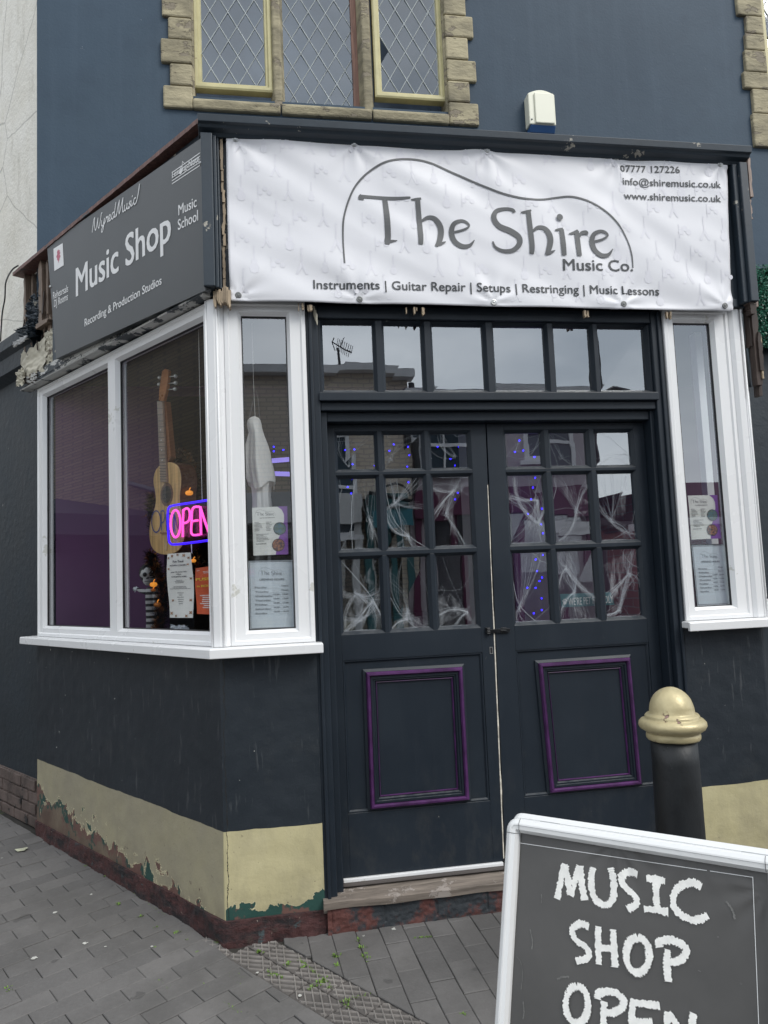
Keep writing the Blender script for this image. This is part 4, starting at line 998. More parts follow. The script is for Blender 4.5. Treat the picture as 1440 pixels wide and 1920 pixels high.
for t, a, b, c in (('Instruments | Guitar Repair | Setups | Restringing | Music Lessons', (588, 541), (1237, 553), .042), ('07777 127226', (1164, 321), (1274, 325), .034), ('info@shiremusic.co.uk', (1168, 346), (1352, 353), .036), ('www.shiremusic.co.uk', (1170, 373), (1352, 379), .036)):
    put(mb, t, lz(*a), lz(*b), c, BF, .0022, .016)
obj('lettering', mb, pm('dark_slate_print', (.045, .05, .055), .05, 9, .5, 0), bn, fix=False)
for (px, py) in screwsT+screwsB:
    u, z = SCR[(px, py)]; y = -(FO+.012+bh(u, z))
    dark = (px, py) in ((447, 554), (1168, 571), (1356, 575), (674, 562))
    mb = MB(); 
    for (r0, o0) in ((.0135, .003),): pass
    n = 20; prof = [(.0001, -.003), (.0145, -.003), (.0145, .003), (.011, .0042), (.0065, .0035), (.0062, .0058), (.0001, .0066)]
    n0 = 0
    for r, o in prof:
        for k in range(n): mb.v.append(Vector((u+r*math.cos(2*math.pi*k/n), y-o, z+r*math.sin(2*math.pi*k/n))))
    for i in range(len(prof)-1):
        for k in range(n): mb.f.append((i*n+k, i*n+(k+1) % n, (i+1)*n+(k+1) % n, (i+1)*n+k))
    obj('screw_washer', mb, M['steel'] if not dark else pm('dark_zinc', (.16, .165, .165), .2, 20, .5, .05, metal=.5), bn, smooth=False)

# ---- grey sign board on the side
SO = .066
corn = [S(88, 460, SO), S(378, 258, SO), S(385, 545, SO), S(105, 673, SO)]
sb = thing('sign_board', SS(.75, 2.79, SO), 'dark grey Music Shop sign board with white lettering above the wide side window', 'sign')
mb = MB(); mb.slab(SS, corn, SO-.03, SO); obj('board', mb, M['signblk'], sb, bev=.001)
mb = MB(); Z_ = lambda x, y: S(x/3, 180+y/3, SO)
def side_text(t, a, b, cap, bold): put(mb, t, Z_(*a), Z_(*b), cap, SS, SO+.0012, bold)
side_text('Music Shop', (430, 1128), (962, 808), .165, .022)
side_text('Recording & Production Studios', (478, 1297), (910, 1058), .043, .018)
side_text('Rehearsals', (300, 1144), (385, 1100), .044, .012); side_text('DJ Rooms', (306, 1188), (383, 1146), .044, .012)
side_text('Music', (1006, 672), (1108, 622), .05, .016); side_text('School', (1003, 755), (1116, 700), .05, .016)
obj('lettering', mb, M['vinyl'], sb, fix=False)
mb = MB()
def zs(pts, w_, o): stroke(mb, [(*Z_(x, y), w_) for x, y in pts], SS, SO+.0012+o)
for k, s_ in enumerate([[(522,776),(532,745),(541,712)], [(541,712),(540,745),(549,772),(560,740),(569,710)], [(569,710),(566,745),(574,768),(588,735),(598,698),(606,694)],
    [(604,706),(600,735),(610,745),(624,722),(630,698)], [(630,698),(620,740),(602,778),(588,782),(592,765),(618,740),(634,722)], [(634,722),(642,694),(648,700),(658,694)], [(652,716),(664,700),(660,688),(650,700),(652,722),(664,720),(674,706)],
    [(690,684),(678,684),(670,704),(676,716),(688,704),(694,676)], [(706,630),(696,672),(690,706),(700,704)], [(696,708),(706,660),(722,600)], [(722,600),(720,650),(724,690),(738,640),(752,590)], [(752,590),(748,640),(750,680),(758,676)],
    [(756,640),(754,664),(764,664),(774,636)], [(774,636),(772,656),(780,654)], [(794,618),(786,622),(790,634),(786,650),(776,648)], [(804,612),(800,634),(806,636),(812,626)]]):
    pass
# script lettering spread over its real length on the board
_scr = [[(0,0),(.6,2.6),(1,3.2)], [(1,3.2),(.9,1.2),(1.3,0),(1.9,1.6),(2.2,2.6)], [(2.2,2.6),(2.1,1.0),(2.5,0),(3.1,1.8),(3.4,3.0),(3.7,3.1)],
 [(3.5,1.4),(3.4,.3),(3.8,0),(4.3,.8),(4.5,1.5)], [(4.5,1.5),(4.3,0),(3.8,-1.3),(3.4,-1.3),(3.6,-.6),(4.5,.2),(5,.8)], [(5,.8),(5.2,1.5),(5.3,1.2),(5.7,1.3),(5.6,.2),(5.9,.1)], [(5.9,.3),(6.5,.9),(6.5,1.4),(6.1,1.2),(6.0,.4),(6.4,0),(7.0,.5)],
 [(7.9,1.4),(7.3,1.3),(7.0,.5),(7.3,0),(7.8,.5),(8,1.4)], [(8.5,3.4),(8.1,1.6),(7.9,.3),(8.3,.1),(8.6,.6)], [(8.6,0),(9.1,1.8),(9.7,3.3)], [(9.7,3.3),(9.5,1.4),(9.6,.2),(10.3,1.8),(10.9,3.3)], [(10.9,3.3),(10.7,1.4),(10.8,.1),(11.2,.2)],
 [(11.4,1.4),(11.3,.4),(11.6,0),(12.1,.7),(12.2,1.4)], [(12.2,1.4),(12.1,.3),(12.4,.1),(12.7,.5)], [(13.3,1.4),(12.9,1.1),(13.2,.5),(12.9,0),(12.5,.1)], [(13.5,1.4),(13.5,.2),(13.9,.2),(14.1,.6)], [(13.8,2.0),(14.0,2.3)], [(15.0,1.3),(14.5,1.3),(14.3,.6),(14.6,0),(15.2,.4),(15.8,2.0),(16.2,3.8)]]
pa, pb = Z_(520, 778), Z_(775, 612)
for k, s_ in enumerate(_scr):
    L_ = pb[0]-pa[0]; Hh = .036
    stroke(mb, [(pa[0]+L_*x/15.4, pa[1]+(pb[1]-pa[1])*x/15.4+.010+y*.0235, .0065) for x, y in s_], SS, SO+.0014+k*1e-4)
for k, (y0, y1) in enumerate(((432, 320), (447, 338), (462, 355), (478, 372), (495, 390))):
    a, b = Z_(968, y0), Z_(1126, y1)
    mb.slab(SS, [(a[0], a[1]-.0022), (b[0], b[1]-.0022), (b[0], b[1]+.0022), (a[0], a[1]+.0022)], SO+.0004, SO+.0011)
put(mb, 'Leading-Note', Z_(972, 462), Z_(1124, 368), .030, SS, SO+.0024, .012)
a = Z_(1020, 428); disc(mb, SS, a[0], a[1], .013, SO+.003, 16, .010); b = Z_(1026, 372); stroke(mb, [(a[0]-.01, a[1], .005), (b[0]-.006, b[1], .005), (b[0]-.03, b[1]-.025, .004)], SS, SO+.0034, 0, 6, False)
obj('music_logo', mb, M['vinyl'], sb, fix=False)
mb = MB(); mb.slab(SS, [Z_(302, 860), Z_(353, 828), Z_(359, 953), Z_(307, 985)], SO+.0003, SO+.0015); st_ = obj('sticker', mb, M['vinyl'], sb)
mb = MB(); random.seed(6); c = Z_(330, 898)
mb.add([SS(c[0]+math.cos(t*math.pi/14)*.03*random.uniform(.5, 1.1), c[1]+math.sin(t*math.pi/14)*.042*random.uniform(.5, 1.1), SO+.0022) for t in range(28)], [tuple(range(28))])
obj('red_emblem', mb, pm('faded_red', (.55, .16, .22), .4, 60, .6, 0), st_, fix=False)
for p in ((284, 1074), (1130, 378)):
    a = Z_(*p); mb = MB(); mb.ball(SS(a[0], a[1]-.0, SO), .009, 1, 1, 1, 12, 6); obj('screw', mb, M['steel'], sb, smooth=True)

# ---- alarm box on the blue wall
ab = thing('alarm_box', WW(F(1018, 248, -YW)[0], F(1018, 248, -YW)[1], .05), 'cream alarm box with a blue base mounted on the slate blue wall', 'alarm box')
a0, a1 = F(1001, 210, -YW+.1)[0], F(1041, 210, -YW+.1)[0]; b0 = F(1020, 231, -YW+.1)[1]; b1 = F(1020, 166, -YW+.1)[1]
mb = MB(); n = 10
arc = [(a0-.03, b0), (a0-.03, b1-.03)] + [(a0-.03+(a1-a0+.04)*i/n, b1-.03+.03*math.sin(math.pi*i/n)) for i in range(n+1)] + [(a1+.01, b0)]
arc = [arc[0]] + arc[2:]
mb.slab(WW, arc, 0, .085); mb.slab(WW, [(a0+.012, b0+.004), (a1-.004, b0+.004), (a1-.004, b1-.03), (a0+.012, b1-.03)], .084, .098)
obj('cover', mb, M['cream'], ab, bev=.008)
mb = MB(); mb.prism(WW, a0-.02, a1+.006, [(b0-.002, .0), (b0-.002, .082), (b0-.045, .055), (b0-.05, .0)]); obj('blue_lens', mb, M['navy'], ab, bev=.003)
mb = MB(); mb.ball(WW(a0-.012, b0+.035, .086), .007, 1, 1, 1, 10, 6); obj('screw', mb, M['steel'], ab, smooth=True)

# ---- artificial hedge over the neighbouring doorway
h0 = F(1404, 495, -YW+.12); h1 = F(1425, 650, -YW+.12)
hg = thing('artificial_hedge', WW(4.4, h1[1], .1), 'panel of green artificial leaves fixed above the black doorway at the right edge', 'hedge panel')
hu0 = h0[0]-.01; mb = MB(); mb.box(WW, hu0+.03, 5.0, h1[1]+.02, h0[1]-.02, .0, .09); obj('backing', mb, pm('dark_green_backing', (.004, .02, .012), .2, 5, .9, .1), hg)
mb = MB(); random.seed(12)
for i in range(9000):
    u = random.uniform(hu0, hu0+.55 if i % 3 else 5.0); z = random.uniform(h1[1], h0[1]); o = random.uniform(.08, .13); s_ = random.uniform(.006, .012)
    if i % 9 == 0: u = hu0+.02+random.uniform(-.02, .02); o = random.uniform(0, .12)
    a = random.uniform(0, 6.28); dx, dz = math.cos(a)*s_, math.sin(a)*s_; k = random.uniform(-.8, .8)*s_; k2 = random.uniform(-.8, .8)*s_
    mb.add([WW(u-dx, z-dz, o-k), WW(u+dz*.6, z-dx*.6, o+k2), WW(u+dx, z+dz, o+k), WW(u-dz*.6, z+dx*.6, o-k2)], [(0, 1, 2, 3)])
obj('leaves', mb, pm('plastic_leaf_green', (.012, .105, .062), .75, 55, .35, 0), hg, fix=False)

# ---- loose cable on the cream wall
mb = MB(); pts = [S(34, 498, .12), S(22, 507, .12), S(14, 530, .05), S(9, 560, .02), S(4, 590, .0), S(-2, 640, .0)]
pts3 = [SS(p[0], p[1], o) for p, o in zip(pts, (.12, .12, .06, .02, -.0, -.01))]
mb.tube([Vector(p) for p in smooth([tuple(p) for p in pts3], 6)], .005, 6)
obj('cable', mb, M['black'], None, 'loose black cable hanging from the broken end of the fascia over the cream wall', 'cable', smooth=True)

# ================================================================== BOLLARD
D_ = 2.5; bp0 = CP + ray(1263, 1384)*D_; bx_, by_ = bp0.x, bp0.y; tz = (CP+ray(1259, 1289)*D_).z
bo = thing('bollard', (bx_, by_, gz(bx_, by_)), 'black cast bollard with a gold painted domed cap in front of the doors', 'bollard')
mb = MB(); bz = bp0.z; prof = [(.095, gz(bx_, by_)-.05), (.095, .05), (.088, .07), (.085, .09)] + [(.0835-.009*i/10, .09+(bz-.09)*i/10) for i in range(11)]
mb.lathe((bx_, by_, 0), prof, 64)
for v in mb.v: v += Vector((noise.noise(v*14), noise.noise(v*14+Vector((9, 0, 0))), 0))*.0016
obj('post', mb, M['bollard'], bo, smooth=True)
H_ = tz-bz
mb = MB(); prof = [(.060, bz-.004), (.083, bz-.002), (.087, bz+.003), (.088, bz+.012), (.086, bz+.018), (.083, bz+.021), (.092, bz+.026), (.104, bz+.034), (.1095, bz+.044), (.1085, bz+.055), (.101, bz+.064), (.090, bz+.068), (.088, bz+.070), (.0885, bz+.076), (.085, bz+.081), (.076, bz+.084), (.0735, bz+.088)]
zc = bz+.088; hh = tz-zc
prof += [(.0735*math.cos(R(t)), zc+hh*math.sin(R(t))) for t in range(10, 91, 10)]
prof[-1] = (.0005, tz)
n0 = 40; mb.lathe((bx_, by_, 0), prof, 48)
for i, v in enumerate(mb.v): d3 = .0022*noise.noise(v*18)+.0012*noise.noise(v*55); v.x += d3*(v.x-bx_)/.09; v.y += d3*(v.y-by_)/.09; v.z += .0012*noise.noise(v*25)
obj('cap', mb, M['gold'], bo, smooth=True)

# ================================================================== PAVEMENT SIGN
PA = Vector((.82086604, -1.40936888, .81858297)); ya, ti, = -.73892531, .3026836
e1 = Vector((math.cos(ya), math.sin(ya), 0)); hn = Vector((math.sin(ya), -math.cos(ya), 0))
e2 = Vector((0, 0, -math.cos(ti)))+hn*math.sin(ti); en = e1.cross(e2).normalized()
if en.dot(CP-PA) < 0: en = -en
def AB(a, b, o): return PA+e1*a+e2*b+en*o           # b measured downwards
def ABp(u, v):
    d = ray(u, v); p = CP+d*((PA-CP).dot(en)/d.dot(en)); q = p-PA; return q.dot(e1), q.dot(e2)
PW, PH = .563, .845
gnd = gz(1, -1.4)
sg = thing('pavement_sign', PA+e1*.28-Vector((0, 0, .82))+hn*.1, 'silver framed pavement sign with chalk style writing MUSIC SHOP OPEN standing before the doors', 'sign')
def aframe(fr, name_suffix, par, PW=PW, PH=PH):
    T_ = fr
    mb = MB(); cw = .034
    prof = [(0, 0), (0, .012), (.006, .020), (.018, .024), (.030, .018), (.034, .008), (.034, 0)]
    lo, hi = -cw, PW+cw
    # mitred profile frame, outer edge at -cw
    mb.ring(lambda u, z, o: fr(u, z, o), -cw, PW+cw, -cw, PH+cw, [(0, -.010), (0, .009), (.004, .015), (.012, .019), (.016, .0195), (.017, .0185), (.026, .016), (.033, .008), (.034, .002), (.034, -.01)])
    return mb
q = N('brushed_frame'); 
fr_mb = MB(); cw = .034; rad = .03
prof = [(0, -.010), (0, .009), (.004, .015), (.012, .019), (.0155, .0192), (.0165, .0178), (.026, .0165), (.033, .008), (.034, .002), (.034, -.01)]
n = len(prof); vs = []; loops = []
def outline(ins):
    """rounded rectangle, inset from the outer edge"""
    r = max(.0005, rad-ins); x0, x1, y0, y1 = -cw+ins, PW+cw-ins, -cw+ins, PH+cw-ins; out = []
    for cx, cy, a0 in ((x0+r, y0+r, 180), (x1-r, y0+r, 270), (x1-r, y1-r, 0), (x0+r, y1-r, 90)):
        for k in range(7): t = R(a0+15*k); out.append((cx+r*math.cos(t), cy+r*math.sin(t)))
    return out
K_ = 28
for ins, o in prof: fr_mb.v += [AB(a, b, o) for a, b in outline(ins)]
for i in range(n):
    j = (i+1) % n
    for k in range(K_): fr_mb.f.append((i*K_+k, i*K_+(k+1) % K_, j*K_+(k+1) % K_, j*K_+k))
obj('front_frame', fr_mb, M['alu'], sg, smooth=False)
mb = MB()
for a, b, c, d in ((.0, -.0345, .0, .0), ):                                  # joint lines of the corner pieces
    for (p, q2) in (((.002, -.0335), (.002, -.001)), ((-.0335, .002), (-.001, .002)), ((PW-.002, -.0335), (PW-.002, -.001)), ((PW+.001, .002), (PW+.0335, .002))):
        pr = [(0.0, .0105), (.12, .0160), (.36, .0200), (.46, .0202), (.5, .0188), (.78, .0174), (.97, .009)] if p[0] > -.01 and p[1] < 0 and abs(p[0]-q2[0]) < 1e-6 else [(1, .0105), (.88, .0160), (.64, .0200), (.54, .0202), (.5, .0188), (.22, .0174), (.03, .009)]
        P_ = [AB(p[0]+(q2[0]-p[0])*t, p[1]+(q2[1]-p[1])*t, o) for t, o in (pr if p[0] <= PW*.5 or abs(p[0]-q2[0]) < 1e-6 else pr)]
        if p[0] > PW*.5 and abs(p[1]-q2[1]) < 1e-6: P_ = [AB(p[0]+(q2[0]-p[0])*t, p[1], o) for t, o in pr]
        if p[0] < 0: P_ = [AB(p[0]+(q2[0]-p[0])*t, p[1], o) for t, o in [(0, .0105), (.12, .0160), (.36, .0200), (.46, .0202), (.5, .0188), (.78, .0174), (.97, .009)]]
        mb.tube(P_, .0006, 4)
obj('corner_joint', mb, M['black'], sg)
def crinkle(a, b):
    h = 0
    for (ca, cb, k) in ((.24, -.02, 1.0), (PW+.0, .03, .8), (.42, -.03, .5)):
        d = math.hypot(a-ca, b-cb); t = math.atan2(b-cb, a-ca); h += k*.0022*math.sin(t*11+ca*20)*math.exp(-(d/.11)**2)*min(1, d/.03)
    return h + .0011*noise.noise(Vector((a*5, b*5, 2)))
def PF(a, b, o): return AB(a, b, -.002+crinkle(a, b)+o)
mb = MB(); mb.grid(lambda a, b: PF(-.006+a*(PW+.012), -.006+b*(PH+.012), 0), 90, 120); pst = obj('poster', mb, M['poster_grey'], sg, smooth=True)
mb = MB(); mb.box(AB, -.005, PW+.005, -.005, PH+.005, -.009, -.0055); obj('backing', mb, M['black'], sg)
mb = MB(); x0 = .004; la, lb = ABp(977, 1581), ABp(1411, 1645)
zb_ = [(ABp(977, 1581)), ABp(1411.5, 1645)]
stroke(mb, [(zb_[0][0]-.004, zb_[0][1], .0013), ((zb_[0][0]+zb_[1][0])/2, (zb_[0][1]+zb_[1][1])/2, .0013), (zb_[1][0], zb_[1][1], .0013)], PF, .0008)
stroke(mb, [(zb_[1][0], zb_[1][1]-.001, .0013), (zb_[1][0], .4, .0013), (zb_[1][0], .82, .0013)], PF, .0011)
obj('printed_border', mb, M['alu'], pst, fix=False)
mb = MB(); random.seed(77)
def ch(pts, w_=25, k=[0]):
    P_ = []
    for (x, y) in pts: a, b = ABp(900+x/2.667, 1480+y/2.667); P_.append((a, b, w_*.00062*random.uniform(.82, 1.12)))
    k[0] += 1
    stroke(mb, P_, PF, .0012+k[0]*1.1e-4, .27, 15)
for s_ in ([(383,548),(400,470),(422,372)], [(424,376),(438,450),(452,528)], [(448,530),(475,455),(497,382)], [(500,382),(508,470),(524,555)],
           [(566,390),(558,450),(565,525),(598,568),(640,575),(668,535),(668,460),(652,392)], [(788,425),(745,412),(708,440),(728,492),(775,532),(782,575),(738,600)], [(832,445),(880,448),(926,458)], [(882,455),(882,530),(886,600)], [(820,598),(880,602),(942,614)],
           [(1108,488),(1060,466),(995,488),(965,545),(985,608),(1050,650),(1095,650),(1140,630)],
           [(545,688),(502,672),(462,700),(478,752),(532,792),(542,838),(480,860)], [(592,685),(592,780),(595,876)], [(666,700),(670,790),(676,890)], [(597,792),(640,795),(680,802)],
           [(900,790),(896,762),(960,755),(1028,790),(1025,830),(985,862),(945,862)], [(938,800),(935,880),(942,962)],
           [(590,1050),(595,1022),(655,1010),(715,1045),(712,1090),(670,1115),(632,1115)], [(622,1060),(618,1150),(625,1230)], [(900,1082),(830,1074),(752,1062)], [(764,1068),(760,1160),(764,1268)], [(760,1160),(810,1165),(865,1168)], [(765,1268),(830,1268),(890,1275)],
           [(938,1280),(936,1190),(940,1112)], [(942,1115),(990,1185),(1052,1262)], [(1056,1262),(1058,1190),(1068,1118)]): ch(s_)
ch([(790+58*math.cos(R(t)), 828+88*math.sin(R(t))) for t in range(-90, 280, 30)]); ch([(486+56*math.cos(R(t)), 1075+92*math.sin(R(t))) for t in range(-90, 280, 30)])
obj('chalk_lettering', mb, M['chalk'], pst, fix=False)
mb = MB()
for k, l in enumerate(([(182,835),(205,870),(212,930),(205,1000)], [(215,1060),(220,1110),(214,1150)], [(385,950),(410,940),(445,938)], [(305,525),(308,545),(306,570)], [(1188,735),(1192,742)], [(1302,965),(1306,978)], [(1090,905),(1104,912)], [(250,700),(262,760),(258,800)], [(1230,560),(1260,600),(1275,650)])):
    P_ = [(*ABp(900+x/2.667, 1480+y/2.667), .0016+.0012*(k % 3)) for x, y in l]; stroke(mb, P_, PF, .0009+k*5e-5, .6, 10)
obj('scratch', mb, pm('chalk_scratch', (.15, .15, .145), .4, 60, .8, 0), pst, fix=False)
# back panel leaning the other way, feet
hb = -hn; e2b = Vector((0, 0, -math.cos(ti)))+hb*math.sin(ti); enb = e1.cross(e2b).normalized()
if enb.dot(hb) < 0: enb = -enb
PB = PA + hb*.034 + Vector((0, 0, .004))
def AC(a, b, o): return PB+e1*a+e2b*b+enb*o
mb = MB()
for ins, o in prof: mb.v += [AC(a, b, o) for a, b in outline(ins)]
for i in range(n):
    j = (i+1) % n
    for k in range(K_): mb.f.append((i*K_+k, i*K_+(k+1) % K_, j*K_+(k+1) % K_, j*K_+k))
obj('back_frame', mb, M['alu'], sg)
mb = MB(); mb.box(AC, -.005, PW+.005, -.005, PH+.005, -.009, -.004); obj('back_panel', mb, M['poster_grey'], sg)
for a in (0.05, PW-.05):
    mb = MB(); mb.tube([PA+e1*a+Vector((0, 0, .028))+hb*.0, PA+e1*(a+.05)+Vector((0, 0, .028))], .006, 10); mb.v = [v+hb*.017 for v in mb.v]; obj('hinge', mb, M['steel'], sg)

# ================================================================== IN THE WINDOWS
# ---- guitar
GO = -.16; ZG = lambda x, y: S(240+x/3.556, 660+y/3.556, GO)
gt = thing('guitar', SS(*ZG(250, 1350), GO), 'old acoustic guitar with OPEN painted on its front hanging in the side window', 'guitar')
bodyL = [(242,742),(205,760),(178,800),(168,860),(178,930),(184,985),(176,1040),(155,1100),(142,1175),(143,1250),(162,1310),(200,1342),(250,1352),(305,1342),(350,1308),(372,1250),(376,1175),(362,1100),(348,1030),(345,960),(353,890),(352,820),(335,762),(300,738),(270,734)]
bl = [ZG(*p) for p in [(q2[0], q2[1]) for q2 in smooth(bodyL+[bodyL[0]], 4)][:-1]]
mb = MB(); mb.slab(SS, bl, GO-.095, GO); gb = obj('body', mb, wood('spruce_top', (.62, .40, .17), .3, 'z'), gt, bev=.004)
gb.data.materials.append(pm('brown_rosewood', (.10, .035, .02), .3, 6, .3, .1))
for p in gb.data.polygons:
    if abs(p.normal.dot(SN)) < .8: p.material_index = 1
mb = MB(); mb.slab(SS, [ZG(206,328), ZG(242,330), ZG(272,868), ZG(229,868)], GO+.0, GO+.012); nk = obj('neck', mb, pm('fretboard', (.30, .22, .17), .25, 12, .45, .1), gt, bev=.002)
mb = MB(); mb.slab(SS, [ZG(212,330), ZG(250,330), ZG(285,700), ZG(262,740), ZG(236,700)], GO-.03, GO-.001); obj('neck_back', mb, pm('mahogany_neck', (.22, .085, .035), .2, 8, .35, .1), nk)
mb = MB()
for i in range(19):
    y = 330+ (868-330)*(1-.5**(i/11))*1.42; 
    if y > 862: break
    t = (y-330)/538; a, b = ZG(206+23*t, y), ZG(242+30*t, y+1); mb.tube([SS(a[0], a[1], GO+.013), SS(b[0], b[1], GO+.013)], .0014, 5)
obj('fret', mb, M['black'], nk)
mb = MB()
for y in (520, 590, 655, 723): t = (y-330)/538; a = ZG(224+26*t, y); disc(mb, SS, a[0], a[1], .004, GO+.0135, 12)
obj('inlay', mb, M['vinyl'], nk, fix=False)
mb = MB(); mb.slab(SS, [ZG(210,326), ZG(214,250), ZG(232,128), ZG(252,112), ZG(276,122), ZG(272,180), ZG(262,250), ZG(243,328)], GO-.012, GO+.006)
hd = obj('headstock', mb, pm('amber_headstock', (.36, .14, .045), .3, 10, .3, .1), gt, bev=.003)
for (x, y) in ((312,160),(312,205),(308,246),(205,170),(202,215)):
    a = ZG(x, y); b = ZG(240, y+6); mb = MB(); mb.tube([SS(a[0], a[1], GO-.005), SS(b[0], b[1], GO-.005)], .003, 6); mb.ball(SS(a[0], a[1], GO-.005), .011, 1, .6, 1, 10, 6); obj('tuning_peg', mb, M['steel'], hd, smooth=True)
mb = MB(); c = ZG(260, 950); r1 = abs(ZG(218, 950)[0]-ZG(302, 950)[0])/2; rz = abs(ZG(260, 872)[1]-ZG(260, 1028)[1])/2
disc(mb, SS, c[0], c[1], r1*.80, GO+.0012, 40, rz*.80); sh_ = obj('sound_hole', mb, M['black'], gb, fix=False)
mb = MB(); n2 = 48
for r_, w_ in ((1.0, .007), (.90, .010)):
    vs = [];
    for i in range(n2):
        t = 2*math.pi*i/n2; vs += [SS(c[0]+(r1*r_)*math.cos(t), c[1]+(rz*r_)*math.sin(t), GO+.0016+(1-r_)*.002), SS(c[0]+(r1*r_-w_)*math.cos(t), c[1]+(rz*r_-w_)*math.sin(t), GO+.0016+(1-r_)*.002)]
    mb.add(vs, [(2*i, 2*i+1, (2*i+3) % (2*n2), (2*i+2) % (2*n2)) for i in range(n2)])
obj('rosette', mb, pm('brown_rosette', (.13, .065, .05), .3, 50, .4, 0), gb, fix=False)
mb = MB(); mb.slab(SS, [ZG(225,1200), ZG(300,1205), ZG(298,1218), ZG(225,1213)], GO, GO+.010); obj('bridge', mb, pm('bridge_brown', (.25, .13, .06), .2, 20, .4, 0), gb)
mb = MB(); mb.slab(SS, [ZG(243,1215), ZG(266,1215), ZG(262,1325), ZG(245,1325)], GO+.0005, GO+.003); obj('tailpiece', mb, pm('pale_tailpiece', (.5, .36, .2), .1, 20, .4, 0), gb)
mb = MB()
for i in range(6):
    a = ZG(212+i*5.2, 330); b = ZG(238+i*7.5, 1208); mb.tube([SS(a[0], a[1], GO+.015), SS(b[0], b[1], GO+.011)], .0005, 4)
obj('string', mb, M['steel'], gt)
mb = MB()
def gs(pts, k): stroke(mb, [(*ZG(x, y), .008) for x, y in pts], SS, GO+.0022+k*2e-4)
gs([(190+30*math.cos(R(t)), 1130+72*math.sin(R(t))) for t in range(-90, 280, 30)], 0); gs([(226,1190),(224,1120),(222,1058)], 1); gs([(222,1062),(242,1060),(248,1095),(240,1130),(226,1140)], 2)
gs([(290,1080),(262,1080),(258,1130),(262,1190),(292,1190)], 3); gs([(260,1132),(275,1130),(285,1130)], 4); gs([(308,1195),(308,1140),(310,1080)], 5); gs([(310,1080),(325,1140),(340,1190)], 6); gs([(340,1190),(342,1140),(342,1085)], 7)
obj('painted_word', mb, pm('blue_brush_paint', (.05, .07, .22), .2, 20, .6, 0), gb, fix=False)

# ---- neon sign
NO = -.09; ZN = lambda x, y: S(x/2.743, 560+y/2.743, NO)
ne = thing('neon_sign', SS(*ZN(970, 1260), NO), 'glowing pink and blue neon OPEN sign hanging in the side window beside the guitar', 'neon sign')
mb = MB(); bo_ = [(1140,1022),(1075,1035),(980,1050),(895,1063),(872,1072),(864,1095),(864,1160),(868,1235),(876,1258),(900,1264),(985,1255),(1080,1242),(1140,1232)]
mb.tube([SS(*ZN(x, y), NO) for x, y in smooth(bo_, 4)], .0058, 8)
obj('blue_tube', mb, emit('neon_blue', (.035, .006, .95), 1.0), ne, smooth=True)
mb = MB()
for s_ in ([(903+25*math.cos(R(t)), 1157+70*math.sin(R(t))) for t in range(-90, 271, 24)], [(940,1226),(941,1150),(943,1085)], [(943,1088),(962,1078),(976,1095),(974,1135),(958,1152),(944,1154)], [(1024,1070),(992,1078),(986,1140),(986,1210),(1024,1214)], [(988,1145),(1004,1142),(1018,1140)], [(1034,1216),(1032,1140),(1030,1070)], [(1030,1070),(1052,1140),(1076,1206)], [(1078,1206),(1078,1130),(1078,1062)]):
    mb.tube([SS(*ZN(x, y), NO) for x, y in smooth(s_, 4)], .0058, 8)
obj('pink_tube', mb, emit('neon_pink', (1.0, .085, .50), 1.0), ne, smooth=True)
mb = MB(); mb.tube([SS(*ZN(985, 1262), NO), SS(*ZN(987, 1310), NO)], .002, 6); mb.tube([SS(*ZN(1040, 1040), NO), SS(*ZN(1036, 900), NO), SS(ZN(1036, 900)[0], 2.7, NO)], .0012, 6); obj('hanging_wire', mb, M['vinyl'], ne)
mb = MB(); mb.slab(SS, [ZN(870,1075), ZN(1140,1025), ZN(1140,1235), ZN(876,1258)], NO-.02, NO-.016); 
obj('clear_backing', mb, glass('clear_acrylic', .02, (.95, .95, .97), .0), ne)

# ---- posters in the side window
def rows_text(mb, fr, x0, x1, z0, z1, n, off, seed, hgt=.4, mid=True):
    """tiny unreadable print: short word-length bars"""
    random.seed(seed)
    for i in range(n):
        z = z1-(z1-z0)*(i+.5)/n; h = (z1-z0)/n*hgt/2; wd_ = abs(x1-x0)*random.uniform(.45, 1); c = (x0+x1)/2 if mid else x0+(wd_/2 if x1 > x0 else -wd_/2)
        x = c-wd_/2
        while x < c+wd_/2:
            l = random.uniform(.006, .016); mb.quad(fr(x, z-h, off), fr(min(x+l, c+wd_/2), z-h, off), fr(min(x+l, c+wd_/2), z+h, off), fr(x, z+h, off)); x += l+.004
PO = -.07; ZP = lambda x, y: S(240+x/3.556, 660+y/3.556, PO)
def sheet(fr, cs, o, mat, name, label, cat, curl=.006, group=None):
    """a slightly bowed sheet of paper from 4 corners TL TR BR BL; returns object and a mapping (a,b)->surface"""
    def m_(a, b, off=0):
        u = (cs[0][0]*(1-a)+cs[1][0]*a)*(1-b)+(cs[3][0]*(1-a)+cs[2][0]*a)*b; z = (cs[0][1]*(1-a)+cs[1][1]*a)*(1-b)+(cs[3][1]*(1-a)+cs[2][1]*a)*b
        return fr(u, z, o+off+curl*math.sin(b*5+a*2)*.5+curl*.3*math.sin(a*3))
    mb = MB(); mb.grid(lambda a, b: m_(a, b), 10, 16); ob = obj(name, mb, mat, None, label, cat, group)
    s2 = ob.modifiers.new('thickness', 'SOLIDIFY'); s2.thickness = .0006
    return ob, (lambda a, b, off=0: m_(a, 1-b, off))
M['paper'] = pm('off_white_paper', (.78, .78, .75), .04, 6, .6, .05, 9)
M['ink'] = pm('grey_ink', (.10, .10, .12), .1, 20, .6, 0)
p1, f1 = sheet(SS, [ZP(263,1346), ZP(425,1336), ZP(438,1772), ZP(272,1772)], PO, M['paper'], 'poster', 'cream concert poster with autumn leaves hanging below the painted guitar', 'poster', .012)
